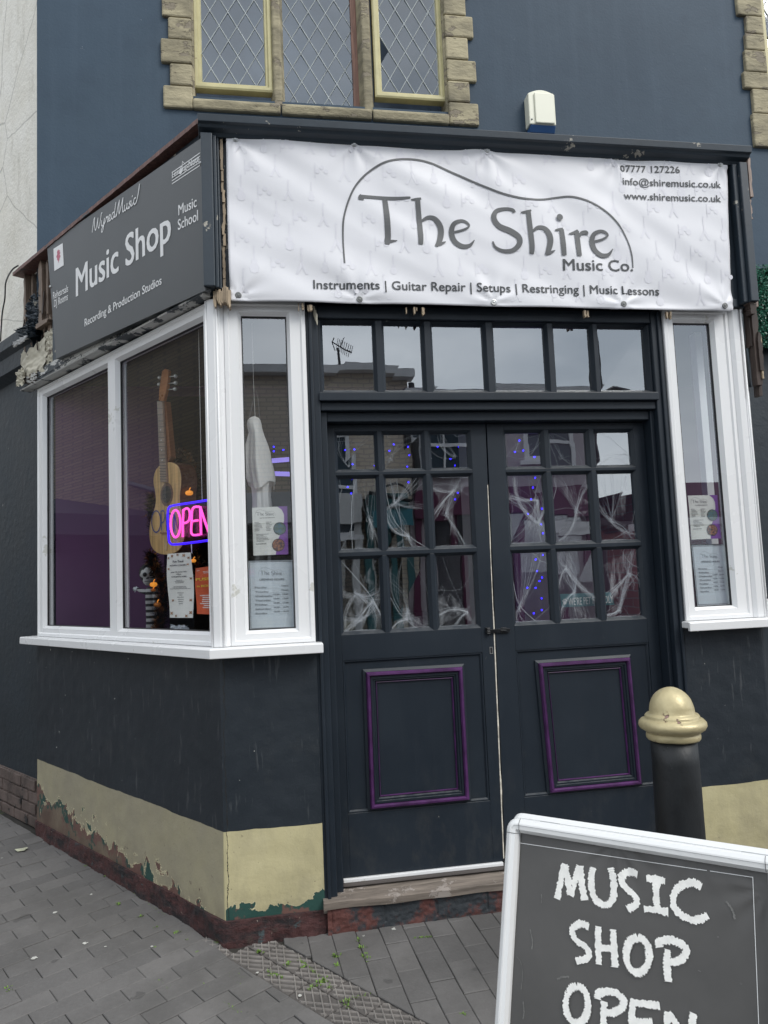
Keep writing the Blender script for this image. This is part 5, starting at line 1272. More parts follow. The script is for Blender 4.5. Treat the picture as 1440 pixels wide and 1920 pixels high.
G1 = lambda a, b, o: f1(a, b, .0015+o)
mb = MB(); put(mb, 'Fun Tool', (.30, .855), (.72, .855), .035, G1, 0, .03); put(mb, 'AUTUMN CONCERT', (.16, .80), (.84, .80), .024, G1, .0002, .01)
put(mb, 'Sunday 12th October 2025', (.2, .70), (.8, .70), .018, G1, .0, .01); put(mb, '3.00pm', (.4, .665), (.6, .665), .018, G1, .0, .01); put(mb, 'STUDENTS HERE', (.22, .625), (.78, .625), .02, G1, 0, .02)
rows_text(mb, G1, .1, .9, .44, .49, 3, 0, 3); rows_text(mb, G1, .3, .7, .53, .59, 3, 0, 4); rows_text(mb, G1, .35, .65, .2, .40, 6, 0, 5, .25); obj('print', mb, M['ink'], p1, fix=False)
mb = MB(); random.seed(4)
for (a, b, r_) in ((.08,.93,.05),(.25,.96,.06),(.5,.975,.05),(.75,.96,.06),(.92,.92,.05),(.1,.76,.05),(.93,.6,.05),(.18,.27,.05),(.9,.27,.06),(.1,.07,.07),(.3,.03,.05),(.75,.03,.06),(.92,.08,.07),(.88,.82,.04)):
    mb.add([G1(max(0, min(1, a+math.cos(t*.785)*r_*(1 if t % 2 else .45)*1.3)), max(0, min(1, b+math.sin(t*.785)*r_*.5*(1 if t % 2 else .45))), .0004+r_*.004) for t in range(8)], [tuple(range(8))])
obj('leaf_print', mb, pm('brown_leaf_print', (.36, .2, .12), .4, 40, .6, 0), p1, fix=False)
mb = MB(); mb.tube([SS(*ZP(420, 1280), PO), SS(*ZP(424, 1338), PO)], .0012, 5); obj('string', mb, M['vinyl'], p1)
p2, f2 = sheet(SS, [ZP(452,1442), ZP(600,1424), ZP(606,1752), ZP(456,1746)], PO, pm('orange_poster', (.55, .09, .03), .5, 3, .5, .02, dist=.002), 'poster', 'orange and red pantomime poster beside the window corner post', 'poster', .008)
G2 = lambda a, b, o: f2(a, b, .0015+o)
mb = MB(); put(mb, 'PUSS', (.06, .72), (.66, .72), .058, G2, 0, .03); put(mb, 'in BOOTS', (.1, .58), (.9, .58), .045, G2, 0, .03); obj('title', mb, pm('yellow_print', (.75, .55, .06), .2, 20, .5, 0), p2, fix=False)
mb = MB(); rows_text(mb, G2, .15, .95, .12, .42, 7, 0, 6, .5); put(mb, '25', (.08, .93), (.22, .93), .02, G2, 0, .02); rows_text(mb, G2, .3, .8, .86, .92, 2, 0, 7); obj('print', mb, M['vinyl'], p2, fix=False)

# ---- skeleton puppet, tinsel, pumpkin lights
KO = -.30; ZK = lambda x, y: S(240+x/3.556, 660+y/3.556, KO)
def K(x, y, o=0): a = ZK(x, y); return SS(a[0], a[1], KO+o)
sk = thing('skeleton_doll', K(160, 1860), 'black and white striped skeleton doll with an outstretched hand low in the side window', 'doll')
mb = MB(); hc = K(133, 1490); mb.ball(hc, .052, .85, .85, 1.12, 20, 14)
for v in mb.v:
    d = v-hc
    if d.z < -.01: v.x = hc.x+d.x*.78; v.y = hc.y+d.y*.78
hs = obj('skull', mb, pm('bone_white', (.55, .55, .55), .12, 30, .6, .1), sk, smooth=True)
mb = MB()
tw = (CP-hc).normalized(); rt_ = tw.cross(Vector((0, 0, 1))).normalized(); up_ = rt_.cross(tw)
for sx in (-1, 1): mb.ball(hc+tw*.040+rt_*(.017*sx)+up_*.006, .0125, 1, 1, 1, 10, 8)
mb.ball(hc+tw*.046-up_*.014, .006, 1, 1, 1, 8, 6)
for i in range(5): mb.tube([hc+tw*.042+rt_*(-.014+.007*i)-up_*.028, hc+tw*.041+rt_*(-.014+.007*i)-up_*.036], .0012, 4)
mb.tube([hc+tw*.0425+rt_*-.02-up_*.032, hc+tw*.0455-up_*.034, hc+tw*.0425+rt_*.02-up_*.032], .0014, 5); obj('face', mb, M['black'], hs, smooth=True)
mb = MB(); mb.ball(hc-tw*.012+up_*.014, .054, .9, .9, 1.05, 16, 10); 
for v in mb.v: v += Vector((noise.noise(v*60), noise.noise(v*60+Vector((3, 0, 0))), noise.noise(v*60+Vector((0, 3, 0)))))*.01
obj('hair', mb, M['black'], sk)
q = N('black_white_stripes'); X_, Y_, Z_2 = q.xyz(); q.base(q.mix(q.math('GREATER_THAN', q.math('SINE', q.math('MULTIPLY', Z_2, 190)), -.1), (.015, .015, .017), (.42, .42, .43))); q.rough(.8)
mb = MB(); P_ = [K(160,1565), K(160,1620), K(158,1700), K(160,1780), K(162,1865)]
mb.tube([Vector(p) for p in smooth([tuple(p) for p in P_], 4)], [.022, .030, .034, .036, .036, .036, .036, .034, .033, .032, .032, .032, .032, .033, .034, .034, .034][:17], 14); obj('body', mb, q.m, sk, smooth=True)
mb = MB(); mb.tube([K(150,1590), K(120,1600), K(85,1592), K(60,1580)], [.016, .015, .012, .009], 10); mb.tube([K(175,1600), K(185,1660), K(160,1690)], [.016, .014, .010], 10); obj('sleeve', mb, q.m, sk, smooth=True)
mb = MB(); c0 = K(62,1580)
mb.ball(c0, .012, 1, 1, .8, 10, 6)
for i, (x, y) in enumerate(((38,1570),(34,1580),(38,1590),(46,1600))): mb.tube([c0, (c0+K(x, y))/2+Vector((0, 0, .003)), K(x, y)], [.005, .0045, .003], 6)
mb.tube([c0, K(55,1564)], [.005, .003], 6)
c1 = K(152,1692); mb.ball(c1, .013, 1, 1, .8, 10, 6)
for i in range(4): mb.tube([c1, K(130-i*1.0, 1686+i*6)], [.0045, .003], 6)
obj('hand', mb, M['web'], sk, smooth=True)
def tinsel(path, rad, nst, seed, label, mats=M):
    random.seed(seed); mb = MB(); P_ = [Vector(p) for p in smooth([tuple(p) for p in path], 12)]
    for i in range(nst):
        p = P_[random.randrange(len(P_))] + Vector((random.gauss(0, .004), random.gauss(0, .004), random.gauss(0, .004)))
        d = Vector((random.gauss(0, 1), random.gauss(0, 1), random.gauss(0, 1))).normalized()*rad*random.uniform(.5, 1.1); w_ = d.orthogonal().normalized()*.0013
        mid = p+d*.55+Vector((0, 0, -.004)); mb.add([p-w_, p+w_, mid+w_, mid-w_, p+d+w_*.6, p+d-w_*.6], [(0, 1, 2, 3), (3, 2, 4, 5)])
    return obj('tinsel_garland', mb, tmat, None, label, 'tinsel', 'dark tinsel garlands in the side window', fix=False)
q = N('dark_bronze_tinsel'); q.base(q.mix(q.ramp(q.noise(45, 2, .5), .52, .56), (.02, .014, .012), (.38, .15, .03))); q.rough(.25); q.b.inputs['Metallic'].default_value = .85; tmat = q.m
T1 = lambda x, y, o=-.30: SS(*S(240+x/3.556, 660+y/3.556, o), o)
tinsel([T1(340,690), T1(390,720), T1(430,800), T1(450,900), T1(430,1000), T1(440,1100)], .05, 2600, 1, 'dark tinsel garland draped behind the guitar neck and neon sign')
tinsel([T1(150,1350), T1(180,1430), T1(220,1520), T1(235,1650), T1(220,1760), T1(200,1860)], .05, 3000, 2, 'dark bronze tinsel garland hanging down beside the skeleton doll')
tinsel([T1(160,960, -.36), T1(150,1060, -.36), T1(170,1200, -.36)], .045, 700, 3, 'dark tinsel strand showing left of the guitar body')
tinsel([T1(440,1290), T1(450,1380), T1(470,1450), T1(440,1560)], .045, 900, 4, 'dark tinsel strand hanging between the two posters')
pmat = emit('pumpkin_glow', (.75, .27, .03), .55)
for i, (x, y, lb) in enumerate(((408,940,'glowing orange pumpkin light above the neon sign'), (170,1550,'glowing orange pumpkin light beside the skeleton doll head'), (196,1685,'orange pumpkin light beside the skeleton doll waist'), (436,1392,'orange pumpkin light right of the cream concert poster'), (400,1178,'small orange pumpkin light behind the neon letters'), (168,1588,'dim orange pumpkin light just below the brightest one'))):
    c = T1(x, y, -.20); r = .017 if i < 3 else .012; mb = MB()
    for k in range(6):
        t = k*math.pi/3; mb.ball(c+Vector((math.cos(t)*r*.45, math.sin(t)*r*.45, 0)), r*.72, 1, 1, 1.0, 10, 6)
    pk = thing('pumpkin_light', c-Vector((0, 0, r)), lb, 'light', 'pumpkin lights in the side window')
    obj('shell', mb, pmat if i in (0, 1, 3) else pm('dim_pumpkin', (.5, .16, .02), .2, 20, .4, 0), pk, smooth=True)
    mb = MB(); mb.tube([c+Vector((0, 0, r*.6)), c+Vector((.003, 0, r*1.3)), c+Vector((.008, 0, r*1.6))], .0028, 6); obj('stalk', mb, pmat, pk)
mb = MB(); 
c_ = [T1(285,1835,-.12), T1(380,1800,-.12), T1(405,1865,-.12), T1(300,1875,-.12)]
obj('tissue_scrap', crumple(SS, S(240+285/3.556, 660+1850/3.556, -.12)[0], S(240+400/3.556, 660+1850/3.556, -.12)[0], S(320, 1185, -.12)[1]-.012, S(320, 1172, -.12)[1], -.12, .02, 14, 5, 6), M['web'], None, 'crumpled white tissue lying on the window board under the concert poster', 'tissue')

# ---- ghost hanging in the narrow left window
HO = -.16; ZH = lambda x, y: F(380+x/2.744, 560+y/2.744, HO)
gh = thing('ghost_decoration', FF(*ZH(300, 1065), HO), 'white cloth ghost hanging in the narrow window left of the doors', 'decoration')
mb = MB(); nk_ = 72
def cloth(prof_, hem, seed, dep):
    base = len(mb.v)
    for i, (y, xa, xb) in enumerate(prof_):
        k = min(1, max(0, (y-640)/160))
        for j in range(nk_):
            t = 2*math.pi*j/nk_; f = 1+k*(.13*math.sin(t*5+seed+y*.004)+.07*math.sin(t*11+seed*2)+.05*noise.noise(Vector((math.cos(t)*3, math.sin(t)*3, y*.012+seed))))
            cx = (xa+xb)/2; c0 = ZH(cx, y); a = ZH(cx+(xb-xa)/2, y); rx = a[0]-c0[0]
            hz = hem*max(0, (i-len(prof_)+4)/3)*(.5+.5*math.sin(t*3+seed*1.7))
            mb.v.append(Vector((c0[0]+rx*f*math.cos(t), -HO+math.sin(t)*dep*f*min(1, .45+(y-605)/170), c0[1]-hz)))
    for i in range(len(prof_)-1):
        for j in range(nk_): a = base+i*nk_+j; b = base+i*nk_+(j+1) % nk_; mb.f.append((a, b, b+nk_, a+nk_))
    mb.f.append(tuple(base+j for j in range(nk_)))
cloth([(612,252,278),(616,240,290),(626,231,297),(645,228,303),(668,231,306),(690,238,312),(720,232,322),(760,226,336),(800,222,346),(840,220,352),(880,221,362),(905,226,368),(925,232,371),(945,238,372)], .035, .6, .055)
cloth([(900,246,352),(940,250,352),(980,256,348),(1020,258,346),(1060,258,350),(1090,256,352)], .0, 2.2, .04)
q = N('muslin'); q.base((.80, .80, .80)); q.rough(.9); q.b.inputs['Alpha'].default_value = .96; q.bump(q.noise(18, 4, .6, q.map((1, 1, .3))), .5, .01)
obj('sheet', mb, q.m, gh, smooth=True)
mb = MB(); mb.tube([FF(*ZH(270, 612), HO), FF(*ZH(262, 440), HO), FF(ZH(262, 440)[0], 2.7, HO)], .0012, 5); obj('thread', mb, M['vinyl'], gh)
mb = MB(); mb.tube([FF(*ZH(235, 630), HO), FF(*ZH(262, 520), HO), FF(*ZH(268, 440), HO), FF(*ZH(285, 520), HO), FF(*ZH(296, 640), HO)], .0018, 5); obj('hood_wire', mb, M['ink'], gh)

# ---- leaflets and opening hours in both narrow windows
def leaflet(Zf, cs, o, side):
    lb = {'l': 'white and purple leaflet with two round pictures above the opening hours left of the doors', 'r': 'white and purple leaflet with two round pictures above the opening hours right of the doors'}[side]
    ob, f = sheet(FF, [Zf(*c) for c in cs], o, M['paper'], 'leaflet', lb, 'leaflet', .003, 'The Shire leaflets in the narrow windows')
    Lf = lambda a, b, off: f(a, b, .001+off)
    asp = 1.39
    mb = MB(); pts = [(.72, 1), (.84, .93), (.90, .83), (.90, .70), (.86, .6), (.80, .55), (.80, .45), (.76, .38), (.70, .30), (.66, .2), (.66, .1), (.64, 0)]
    mb.add([Lf(x, y, 0) for x, y in pts]+[Lf(1, y, 0) for x, y in pts], [(i, i+1, len(pts)+i+1, len(pts)+i) for i in range(len(pts)-1)]); obj('purple_edge', mb, pm('purple_print', (.26, .10, .42), .1, 9, .5, 0), ob, fix=False)
    for k, (cy, c1, c2) in enumerate(((.54, (.10, .20, .28), (.16, .2, .14)), (.20, (.45, .22, .14), (.08, .07, .10)))):
        mb = MB(); mb.add([Lf(.77-k*.05+.185*math.cos(t*.2618), cy+.185/asp*math.sin(t*.2618), .0008) for t in range(24)], [tuple(range(24))]); obj('picture_rim', mb, M['ink'], ob, fix=False)
        q = N('picture_print'); q.base(q.mix(q.ramp(q.noise(90, 3, .6), .4, .6), c1, c2)); q.rough(.5)
        mb = MB(); mb.add([Lf(.77-k*.05+.165*math.cos(t*.2618), cy+.165/asp*math.sin(t*.2618), .0014) for t in range(24)], [tuple(range(24))]); obj('round_picture', mb, q.m, ob, fix=False)
    mb = MB(); LF = lambda u, z, o: Lf(u, z, o)
    logo(mb, lambda u, z, o: Lf(u, z/asp+.0, o*.4), .08, .80*asp, .58, .0006)
    rows_text(mb, LF, .06, .78, .765, .785, 1, .0004, 3, .6)
    rows_text(mb, LF, .06, .28, .50, .70, 7, .0004, 4, .35, False); rows_text(mb, LF, .38, .58, .50, .70, 7, .0004, 5, .35, False); rows_text(mb, LF, .1, .5, .28, .45, 6, .0004, 6, .35, False); rows_text(mb, LF, .08, .6, .225, .25, 1, .0004, 8, .6, False)
    obj('print', mb, M['ink'], ob, fix=False)
def hours(Zf, cs, o, side):
    lb = {'l': 'opening hours notice in a thin black frame, window left of the doors', 'r': 'opening hours notice in a thin black frame, window right of the doors'}[side]
    P4 = [Zf(*c) for c in cs]
    root = thing('opening_hours', FF(*P4[3], o), lb, 'notice', 'opening hours notices in the narrow windows')
    mb = MB(); mb.slab(FF, [P4[3], P4[2], P4[1], P4[0]], o-.004, o); obj('paper', mb, pm('pale_blue_paper', (.66, .72, .78), .04, 5, .4, 0), root)
    mb = MB(); mb.quadring(FF, [P4[3], P4[2], P4[1], P4[0]], [(-.002, o-.004), (-.002, o+.003), (.001, o+.003), (.001, o-.004)]); obj('frame', mb, M['black'], root)
    mb = MB(); mb.quadring(FF, [P4[3], P4[2], P4[1], P4[0]], [(.006, o), (.006, o+.0008), (.0078, o+.0008), (.0078, o)]); obj('inner_line', mb, M['ink'], root)
    (ax, az), (bx2, bz2), (cx2, cz2), (dx, dz) = P4
    def m_(a, b, off): return FF((dx*(1-a)+cx2*a)*(1-b)+(ax*(1-a)+bx2*a)*b, (dz*(1-a)+cz2*a)*(1-b)+(az*(1-a)+bz2*a)*b, o+.001+off)
    asp = abs(az-dz)/abs(bx2-ax); k = abs(bx2-ax)
    mb = MB(); logo(mb, lambda u, z, o2: m_(u, z/asp, o2*.3), .22, .76*asp, .56, .0004)
    T = lambda t, x0, x1, y, cap: put(mb, t, (x0, y*asp), (x1, y*asp), cap, lambda u, z, o2: m_(u, z/asp, o2), .0003, .02)
    T('OPENING HOURS', .24, .78, .705, .045)
    days = ['Monday', 'Tuesday', 'Wednesday', 'Thursday', 'Friday', 'Saturday', 'Sunday']; ends = ['Closed', 'Closed', '10:00 - 18:00', '10:00 - 17:00', '10:00 - 17:00', '10:00 - 16:00', '10:00 - 16:00']
    for i in range(7):
        y = .615-i*.062; T(days[i], .14, .14+.042*len(days[i]), y-.018, .034); T(ends[i], .86-.030*len(ends[i])*.82, .86, y, .034)
        mb.quad(m_(.14, y-.026, 0), m_(.86, y-.026, 0), m_(.86, y-.0245, 0), m_(.14, y-.0245, 0))
    obj('print', mb, pm('mid_grey_ink', (.20, .22, .25), .1, 20, .6, 0), root, fix=False)
leaflet(lambda x, y: F(380+x/2.744, 560+y/2.744, -.045), ((254,1076), (435,1068), (441,1315), (261,1322)), -.045, 'l')
hours(lambda x, y: F(380+x/2.744, 560+y/2.744, -.050), ((233,1347), (468,1343), (479,1697), (241,1705)), -.050, 'l')
leaflet(lambda x, y: F(1200+x/2.825, 560+y/2.825, -.045), ((253,1043), (408,1040), (430,1270), (274,1276)), -.045, 'r')
hours(lambda x, y: F(1200+x/2.825, 560+y/2.825, -.050), ((270,1304), (452,1301), (483,1622), (302,1628)), -.050, 'r')

# ---- teal pet sign behind the right leaf
po = -.17; c = [F(1050,1114, po), F(1145,1110.5, po), F(1153,1134, po), F(1053,1139, po)]
ps = thing('pet_sign', FF(*c[3], po), "teal WE'RE PET FRIENDLY sign standing behind the bottom panes of the right door", 'sign')
mb = MB(); mb.slab(FF, [c[3], c[2], c[1], c[0]], po-.006, po); obj('plate', mb, pm('teal_plate', (.06, .20, .24), .1, 9, .4, 0), ps, bev=.002)
mb = MB(); a, b = F(1066, 1135, po), F(1150, 1130, po); put(mb, "WE'RE PET FRIENDLY", a, b, .036, FF, po+.001, .02); pc = F(1059, 1128, po)
disc(mb, FF, pc[0], pc[1]-.006, .009, po+.0012, 14, .008)
for dx_, dz_ in ((-.010, .003), (-.004, .010), (.004, .010), (.010, .003)): disc(mb, FF, pc[0]+dx_, pc[1]+dz_, .0036, po+.0016, 10, .0046)
obj('lettering', mb, M['vinyl'], ps, fix=False)

# ---- fairy lights on the pillar and along the beam
def lights(name_lb, pts, o, seed, wire=True):
    root = thing('fairy_lights', FF(*F(pts[-1][0], pts[-1][1], o), o), name_lb, 'fairy lights', 'blue fairy lights inside the shop')
    P_ = [FF(*F(x, y, o), o) for x, y in pts]; mb = MB(); mb.tube([Vector(p) for p in smooth([tuple(p) for p in P_], 5)], .0012, 4); obj('wire', mb, M['black'], root)
    b0 = MB(); b0.ball(P_[0], .0050, 1, 1, 1, 8, 6); first = obj('bulb', b0, emit_blue, root, smooth=True, origin=P_[0])
    for p in P_[1:]:
        c = first.copy(); COL.objects.link(c); c.parent = root; c.location = p-WORLD[root.name]
def glow(u, z, o, e):
    l = bpy.data.lights.new('fairy_glow', 'POINT'); l.energy = e; l.color = (.30, .20, 1.0); l.shadow_soft_size = .05
    lo = bpy.data.objects.new('fairy_glow', l); COL.objects.link(lo); lo.location = FF(u, z, o)
emit_blue = emit('blue_led', (.014, .006, 1.0), 7)
z8 = lambda l: [(920+x/4.8, 800+y/4.8) for x, y in l]; z7 = lambda l: [(620+x/4.8, 800+y/4.8) for x, y in l]
lights('string of blue fairy lights wound down the white pillar behind the right door', z8([(258,125),(218,228),(292,215),(395,272),(400,460),(380,548),(365,652),(462,738),(335,785),(455,880),(470,960),(470,1155),(405,1195),(418,1300),(462,1358),(440,1390),(405,1450),(330,1450),(458,1545),(460,1650),(388,1680)]), -1.36, 1)
for px, py in ((1000, 860), (1006, 960), (1012, 1060), (1015, 1140)): glow(*F(px, py, -1.25), -1.25, .28)
lights('blue fairy lights hanging high inside behind the left door', z7([(130,210),(213,205),(197,338),(395,352),(528,217),(568,160),(695,180),(708,257),(690,360),(962,183),(1078,290),(1152,183),(1118,350)]), -1.9, 2)
lights('short drop of blue fairy lights behind the middle row of the left door', z7([(190,470),(152,543),(185,600),(700,500),(1210,525),(1145,595),(1120,655)]), -1.9, 3)
lights('few blue fairy lights seen through the narrow window beside the cloth ghost', [(380+x/2.744, 560+y/2.744) for x, y in ((415,778),(366,762),(366,785))], -1.9, 4)
for i, (p, q2, lb) in enumerate((((356, 834), (458, 826), 'upper lilac light strip glowing inside beyond the cloth ghost'), ((358, 900), (462, 903), 'lower lilac light strip glowing inside beyond the cloth ghost'))):
    a = F(380+p[0]/2.744, 560+p[1]/2.744, -3.6); b = F(380+q2[0]/2.744, 560+q2[1]/2.744, -3.6); mb = MB(); mb.tube([FF(*a, -3.6), FF(*b, -3.6)], .022, 8)
    obj('light_strip', mb, emit('lilac_led', (.30, .24, .8), .8), None, lb, 'light', 'lilac light strips inside')

# ---- fake cobwebs stretched over every door pane
GZF = set()
rn = ['top', 'middle', 'bottom']; cn = ['left', 'centre', 'right']
q = N('web_gauze'); gn = q.noise(34, 5, .7, q.map((1, 1, .35)), .8); q.base((.7, .73, .77)); q.rough(.95)
q.l(q.math('MULTIPLY', q.ramp(gn, .46, .80), .26), q.b.inputs['Alpha']); M['gauze'] = q.m
def web(left, ri, ci, a, b, z0, z1):
    random.seed(100*ri+10*ci+(1 if left else 0)+3); mb = MB(); o0 = DO-.020; W_, H_ = b-a, z1-z0; NT = [0]
    cl = lambda u, z: (min(b+.003, max(a-.003, u)), min(z1+.003, max(z0-.003, z)))
    def edge(k=None):
        s_ = random.random(); k = random.randrange(4) if k is None else k
        return [(a+W_*s_, z1), (a+W_*s_, z0), (a, z0+H_*s_), (b, z0+H_*s_)][k]
    def thr(p, q2, r, bow=0., wob=1.):
        n_ = 9; pts = []; dx, dz = q2[0]-p[0], q2[1]-p[1]; NT[0] += 1
        for i in range(n_+1):
            t = i/n_; w2 = math.sin(math.pi*t); f = bow*w2
            nu = noise.noise(Vector((p[0]*40+t*2.5, p[1]*40, NT[0]*.37)))*.006*wob*w2; nz_2 = noise.noise(Vector((p[0]*40+7, p[1]*40+t*2.5, NT[0]*.37)))*.006*wob*w2
            u, z = cl(p[0]+dx*t-dz*f+nu, p[1]+dz*t+dx*f+nz_2); pts.append(FF(u, z, o0+.0025*math.sin(t*4+NT[0])-.002))
        mb.tube(pts, r, 3, False)
    big = ri > 0; nh = 1 if not big else random.choice((1, 2, 2, 3))
    hubs = [(a+W_*random.uniform(.1, .9), z0+H_*random.choice((random.uniform(.05, .35), random.uniform(.3, .8)))) for _ in range(nh)]
    fine = (.00013, .00018, .00024)
    for h in hubs:
        for c_ in range(random.choice((2, 3, 3, 4)) if big else 2):          # fans of fine hair spreading to one stretch of the edge
            e_ = edge(); sp = random.uniform(.008, .045); bw = random.gauss(0, .10); n = random.randint(7, 20) if big else 4
            for i in range(n):
                f = random.gauss(0, 1); e2_ = cl(e_[0]+f*sp, e_[1]+random.gauss(0, 1)*sp*.7)
                thr((h[0]+random.gauss(0, .0035), h[1]+random.gauss(0, .0035)), e2_, random.choice(fine), bw+random.gauss(0, .02))
            thr(h, e_, random.choice((.00022, .00032, .00048)), bw, .5)
        for i in range(26 if big else 5):                                  # clotted wool round the knot
            t = random.uniform(0, 6.28); rr = random.uniform(.002, .022); p = (h[0]+math.cos(t)*rr*.7, h[1]+math.sin(t)*rr); t2 = t+random.gauss(0, .9); r2 = rr*random.uniform(.6, 1.5)
            thr(p, (h[0]+math.cos(t2)*r2*.7, h[1]+math.sin(t2)*r2), random.choice(fine), random.gauss(0, .25), 2)
    if len(hubs) > 1:
        for i in range(9): thr((hubs[0][0]+random.gauss(0, .004), hubs[0][1]+random.gauss(0, .004)), (hubs[1][0]+random.gauss(0, .006), hubs[1][1]+random.gauss(0, .006)), random.choice(fine), random.gauss(0, .05))
    for i in range(random.choice((2, 3, 5)) if big else 2): thr(edge(), edge(), random.choice((.00025, .0004, .0007)), random.gauss(0, .12), 2)
    if big:
        m_ = random.uniform(.2, .8)                                          # swags gathered along the bottom bead
        for i in range(16): thr((a+W_*max(0, m_-random.uniform(.1, .5)), z0+.001), (a+W_*min(1, m_+random.uniform(.1, .5)), z0+.001), random.choice(fine), -random.uniform(.0, .16) if random.random() < .8 else .0, 2)
        for k in range(2):                                                   # thin teased-out film
            h = hubs[0]; e1_, e2_ = edge(), edge(); n0 = len(mb.v)
            mb.add([FF(*cl(h[0]+(e1_[0]-h[0])*x*(1-y)+(e2_[0]-h[0])*x*y, h[1]+(e1_[1]-h[1])*x*(1-y)+(e2_[1]-h[1])*x*y), o0-.003-k*.001) for x in (.05, .35, .7, 1) for y in (0, .5, 1)], [(i*3+j, i*3+j+1, i*3+j+4, i*3+j+3) for i in range(3) for j in range(2)])
            GZF.update(range(len(mb.f)-6, len(mb.f)))
    lb = 'fake cobweb over the %s %s pane of the %s door' % (rn[ri], cn[ci], 'left' if left else 'right')
    ow = obj('cobweb', mb, [M['thread'], M['gauze']], None, lb, 'cobweb', 'fake cobwebs stretched over the door panes', fix=False)
    for i in GZF: ow.data.polygons[i].material_index = 1
    GZF.clear()
for c in COBW: web(*c)

# ================================================================== ON THE GROUND
random.seed(55)
weed = MB()
wp = [(412,1768,1.0), (432,1722,.1), (640,1700,.1), (223,1697,.5), (262,1722,.6), (292,1742,.5), (332,1752,.5), (359,1731,.6), (370,1787,.2), (228,1661,.4), (197,1646,.4), (160,1626,.4), (310,1700,.3), (540,1810,.5), (487,1787,.7), (568,1816,.3), (596,1846,.6), (605,1842,.6), (618,1855,.3), (652,1880,.5), (585,1853,.3), (500,1760,.1), (630,1796,.7), (632,1812,.5), (680,1780,.7), (684,1794,.6), (690,1800,.6), (674,1765,.5), (722,1730,.6), (732,1729,.5), (800,1715,.8), (725,1728,.5), (650,1888,.4), (455,1838,.3), (445,1832,.3), (350,1765,.2), (520,1832,.3), (15,1855,.3), (18,1860,.3), (300,1842,.3), (315,1855,.3), (510,1832,.4), (870,1905,.3), (290,1780,.3), (810,1716,.5), (790,1718,.5)]
def blade(x, y, z, s_, green):
    for k in range(green):
        t = random.uniform(0, 6.28); l = s_*random.uniform(.5, 1); el = random.uniform(.2, 1.2); d = Vector((math.cos(t)*math.cos(el), math.sin(t)*math.cos(el), math.sin(el)))*l
        w_ = Vector((-math.sin(t), math.cos(t), 0))*l*.22; p = Vector((x+random.gauss(0, s_*.35), y+random.gauss(0, s_*.35), z))
        weed.add([p, p+d*.6+w_, p+d, p+d*.6-w_], [(0, 1, 2, 3)])
for px, py, s_ in wp:
    x, y = G(px, py); blade(x, y, gz(x, y)+.003, .008+.014*s_, int(8+26*s_))
for (p, q2, k) in (((676,1760),(690,1806),60), ((772,1762),(812,1758),60), ((574,1860),(622,1838),30), ((500,1820),(530,1835),30), ((430,1830),(450,1850),25), ((560,1800),(620,1850),60), ((635,1880),(700,1865),20), ((296,1838),(318,1858),25), ((370,1838),(392,1858),20), ((200,1640),(330,1735),60), ((420,1880),(450,1902),20)):
    for i in range(k):
        t = random.random(); x, y = G(p[0]+(q2[0]-p[0])*t, p[1]+(q2[1]-p[1])*t); blade(x, y, gz(x, y)+.002, .009, 3)
obj('weeds', weed, pm('weed_green', (.13, .23, .035), .4, 60, .7, 0), None, 'small bright green weeds and moss growing in the paving joints', 'weeds', None, 'stuff', fix=False)
def scrap(px, py, s_, seed, asp=1.8, zz=.008):
    s_ *= .8
    random.seed(seed); x, y = G(px, py); mb = MB(); n_ = 11; ph = random.uniform(0, 3)
    c = (x, y, gz(x, y)+zz); mb.v.append(Vector(c)+Vector((0, 0, s_*.15)))
    for i in range(n_):
        t = 2*math.pi*i/n_; r = s_*random.uniform(.6, 1.1); mb.v.append(Vector((x+r*math.cos(t), y+r*math.sin(t)*asp*.6, c[2]+random.uniform(0, s_*.25))))
    mb.f = [(0, 1+i, 1+(i+1) % n_) for i in range(n_)]
    return mb
mb = MB(); x, y = G(40, 1597); lf = [(-.5,0),(-.2,.22),(.05,.18),(.3,.3),(.5,.05),(.35,-.1),(.4,-.3),(.1,-.2),(-.2,-.28)]
mb.v = [Vector((x, y, gz(x, y)+.018))]+[Vector((x+a*.07, y+b*.09, gz(x, y)+.008+.018*abs(a))) for a, b in lf]; mb.f = [(0, 1+i, 1+(i+1) % 9) for i in range(9)]
o_ = obj('fallen_leaf', mb, pm('pale_leaf', (.42, .43, .32), .3, 60, .7, .1), None, 'curled pale fallen leaf on the pavers near the left picture edge', 'leaf', fix=False)
o_.modifiers.new('t', 'SOLIDIFY').thickness = .0008
pap = pm('white_dropping', (.46, .46, .43), .15, 60, .9, .3)
for i, (px, py, s_, lb) in enumerate(((49,1618,.010,'small white droplet on the pavers just below the pale leaf'), (103,1714,.016,'white scrap on the grey pavers left of the plinth'), (64,1800,.018,'largest white scrap low on the left pavers'), (160,1772,.017,'white scrap on the pavers below the middle of the plinth'), (171,1680,.012,'white scrap near the plinth, closest to its foot'), (124,1742,.009,'tiny yellowish scrap between two white ones on the left pavers'), (198,1778,.008,'tiny white speck on the pavers beside a joint'), (483,1827,.011,'white dropping at the left end of the ridged strip'), (735,1735,.017,'white dropping close to the brick step'), (738,1745,.015,'second white dropping just below the one by the step'), (682,1758,.010,'white dropping beside a mossy joint'), (851,1719,.010,'small white fleck near the pavement sign'), (563,1870,.011,'white dropping at the lower left edge of the ridged strip'), (4,1611,.008,'white fleck at the extreme left of the pavement'), (81,1581,.007,'white fleck high on the pavers by the brick plinth'), (285,1778,.010,'white mark on the pavers below the corner'))):
    obj('paper_scrap' if i < 7 else 'bird_dropping', scrap(px, py, s_, i, 1.6, .0065), pap, None, lb, 'litter', 'pale scraps and droppings on the paving', fix=False)

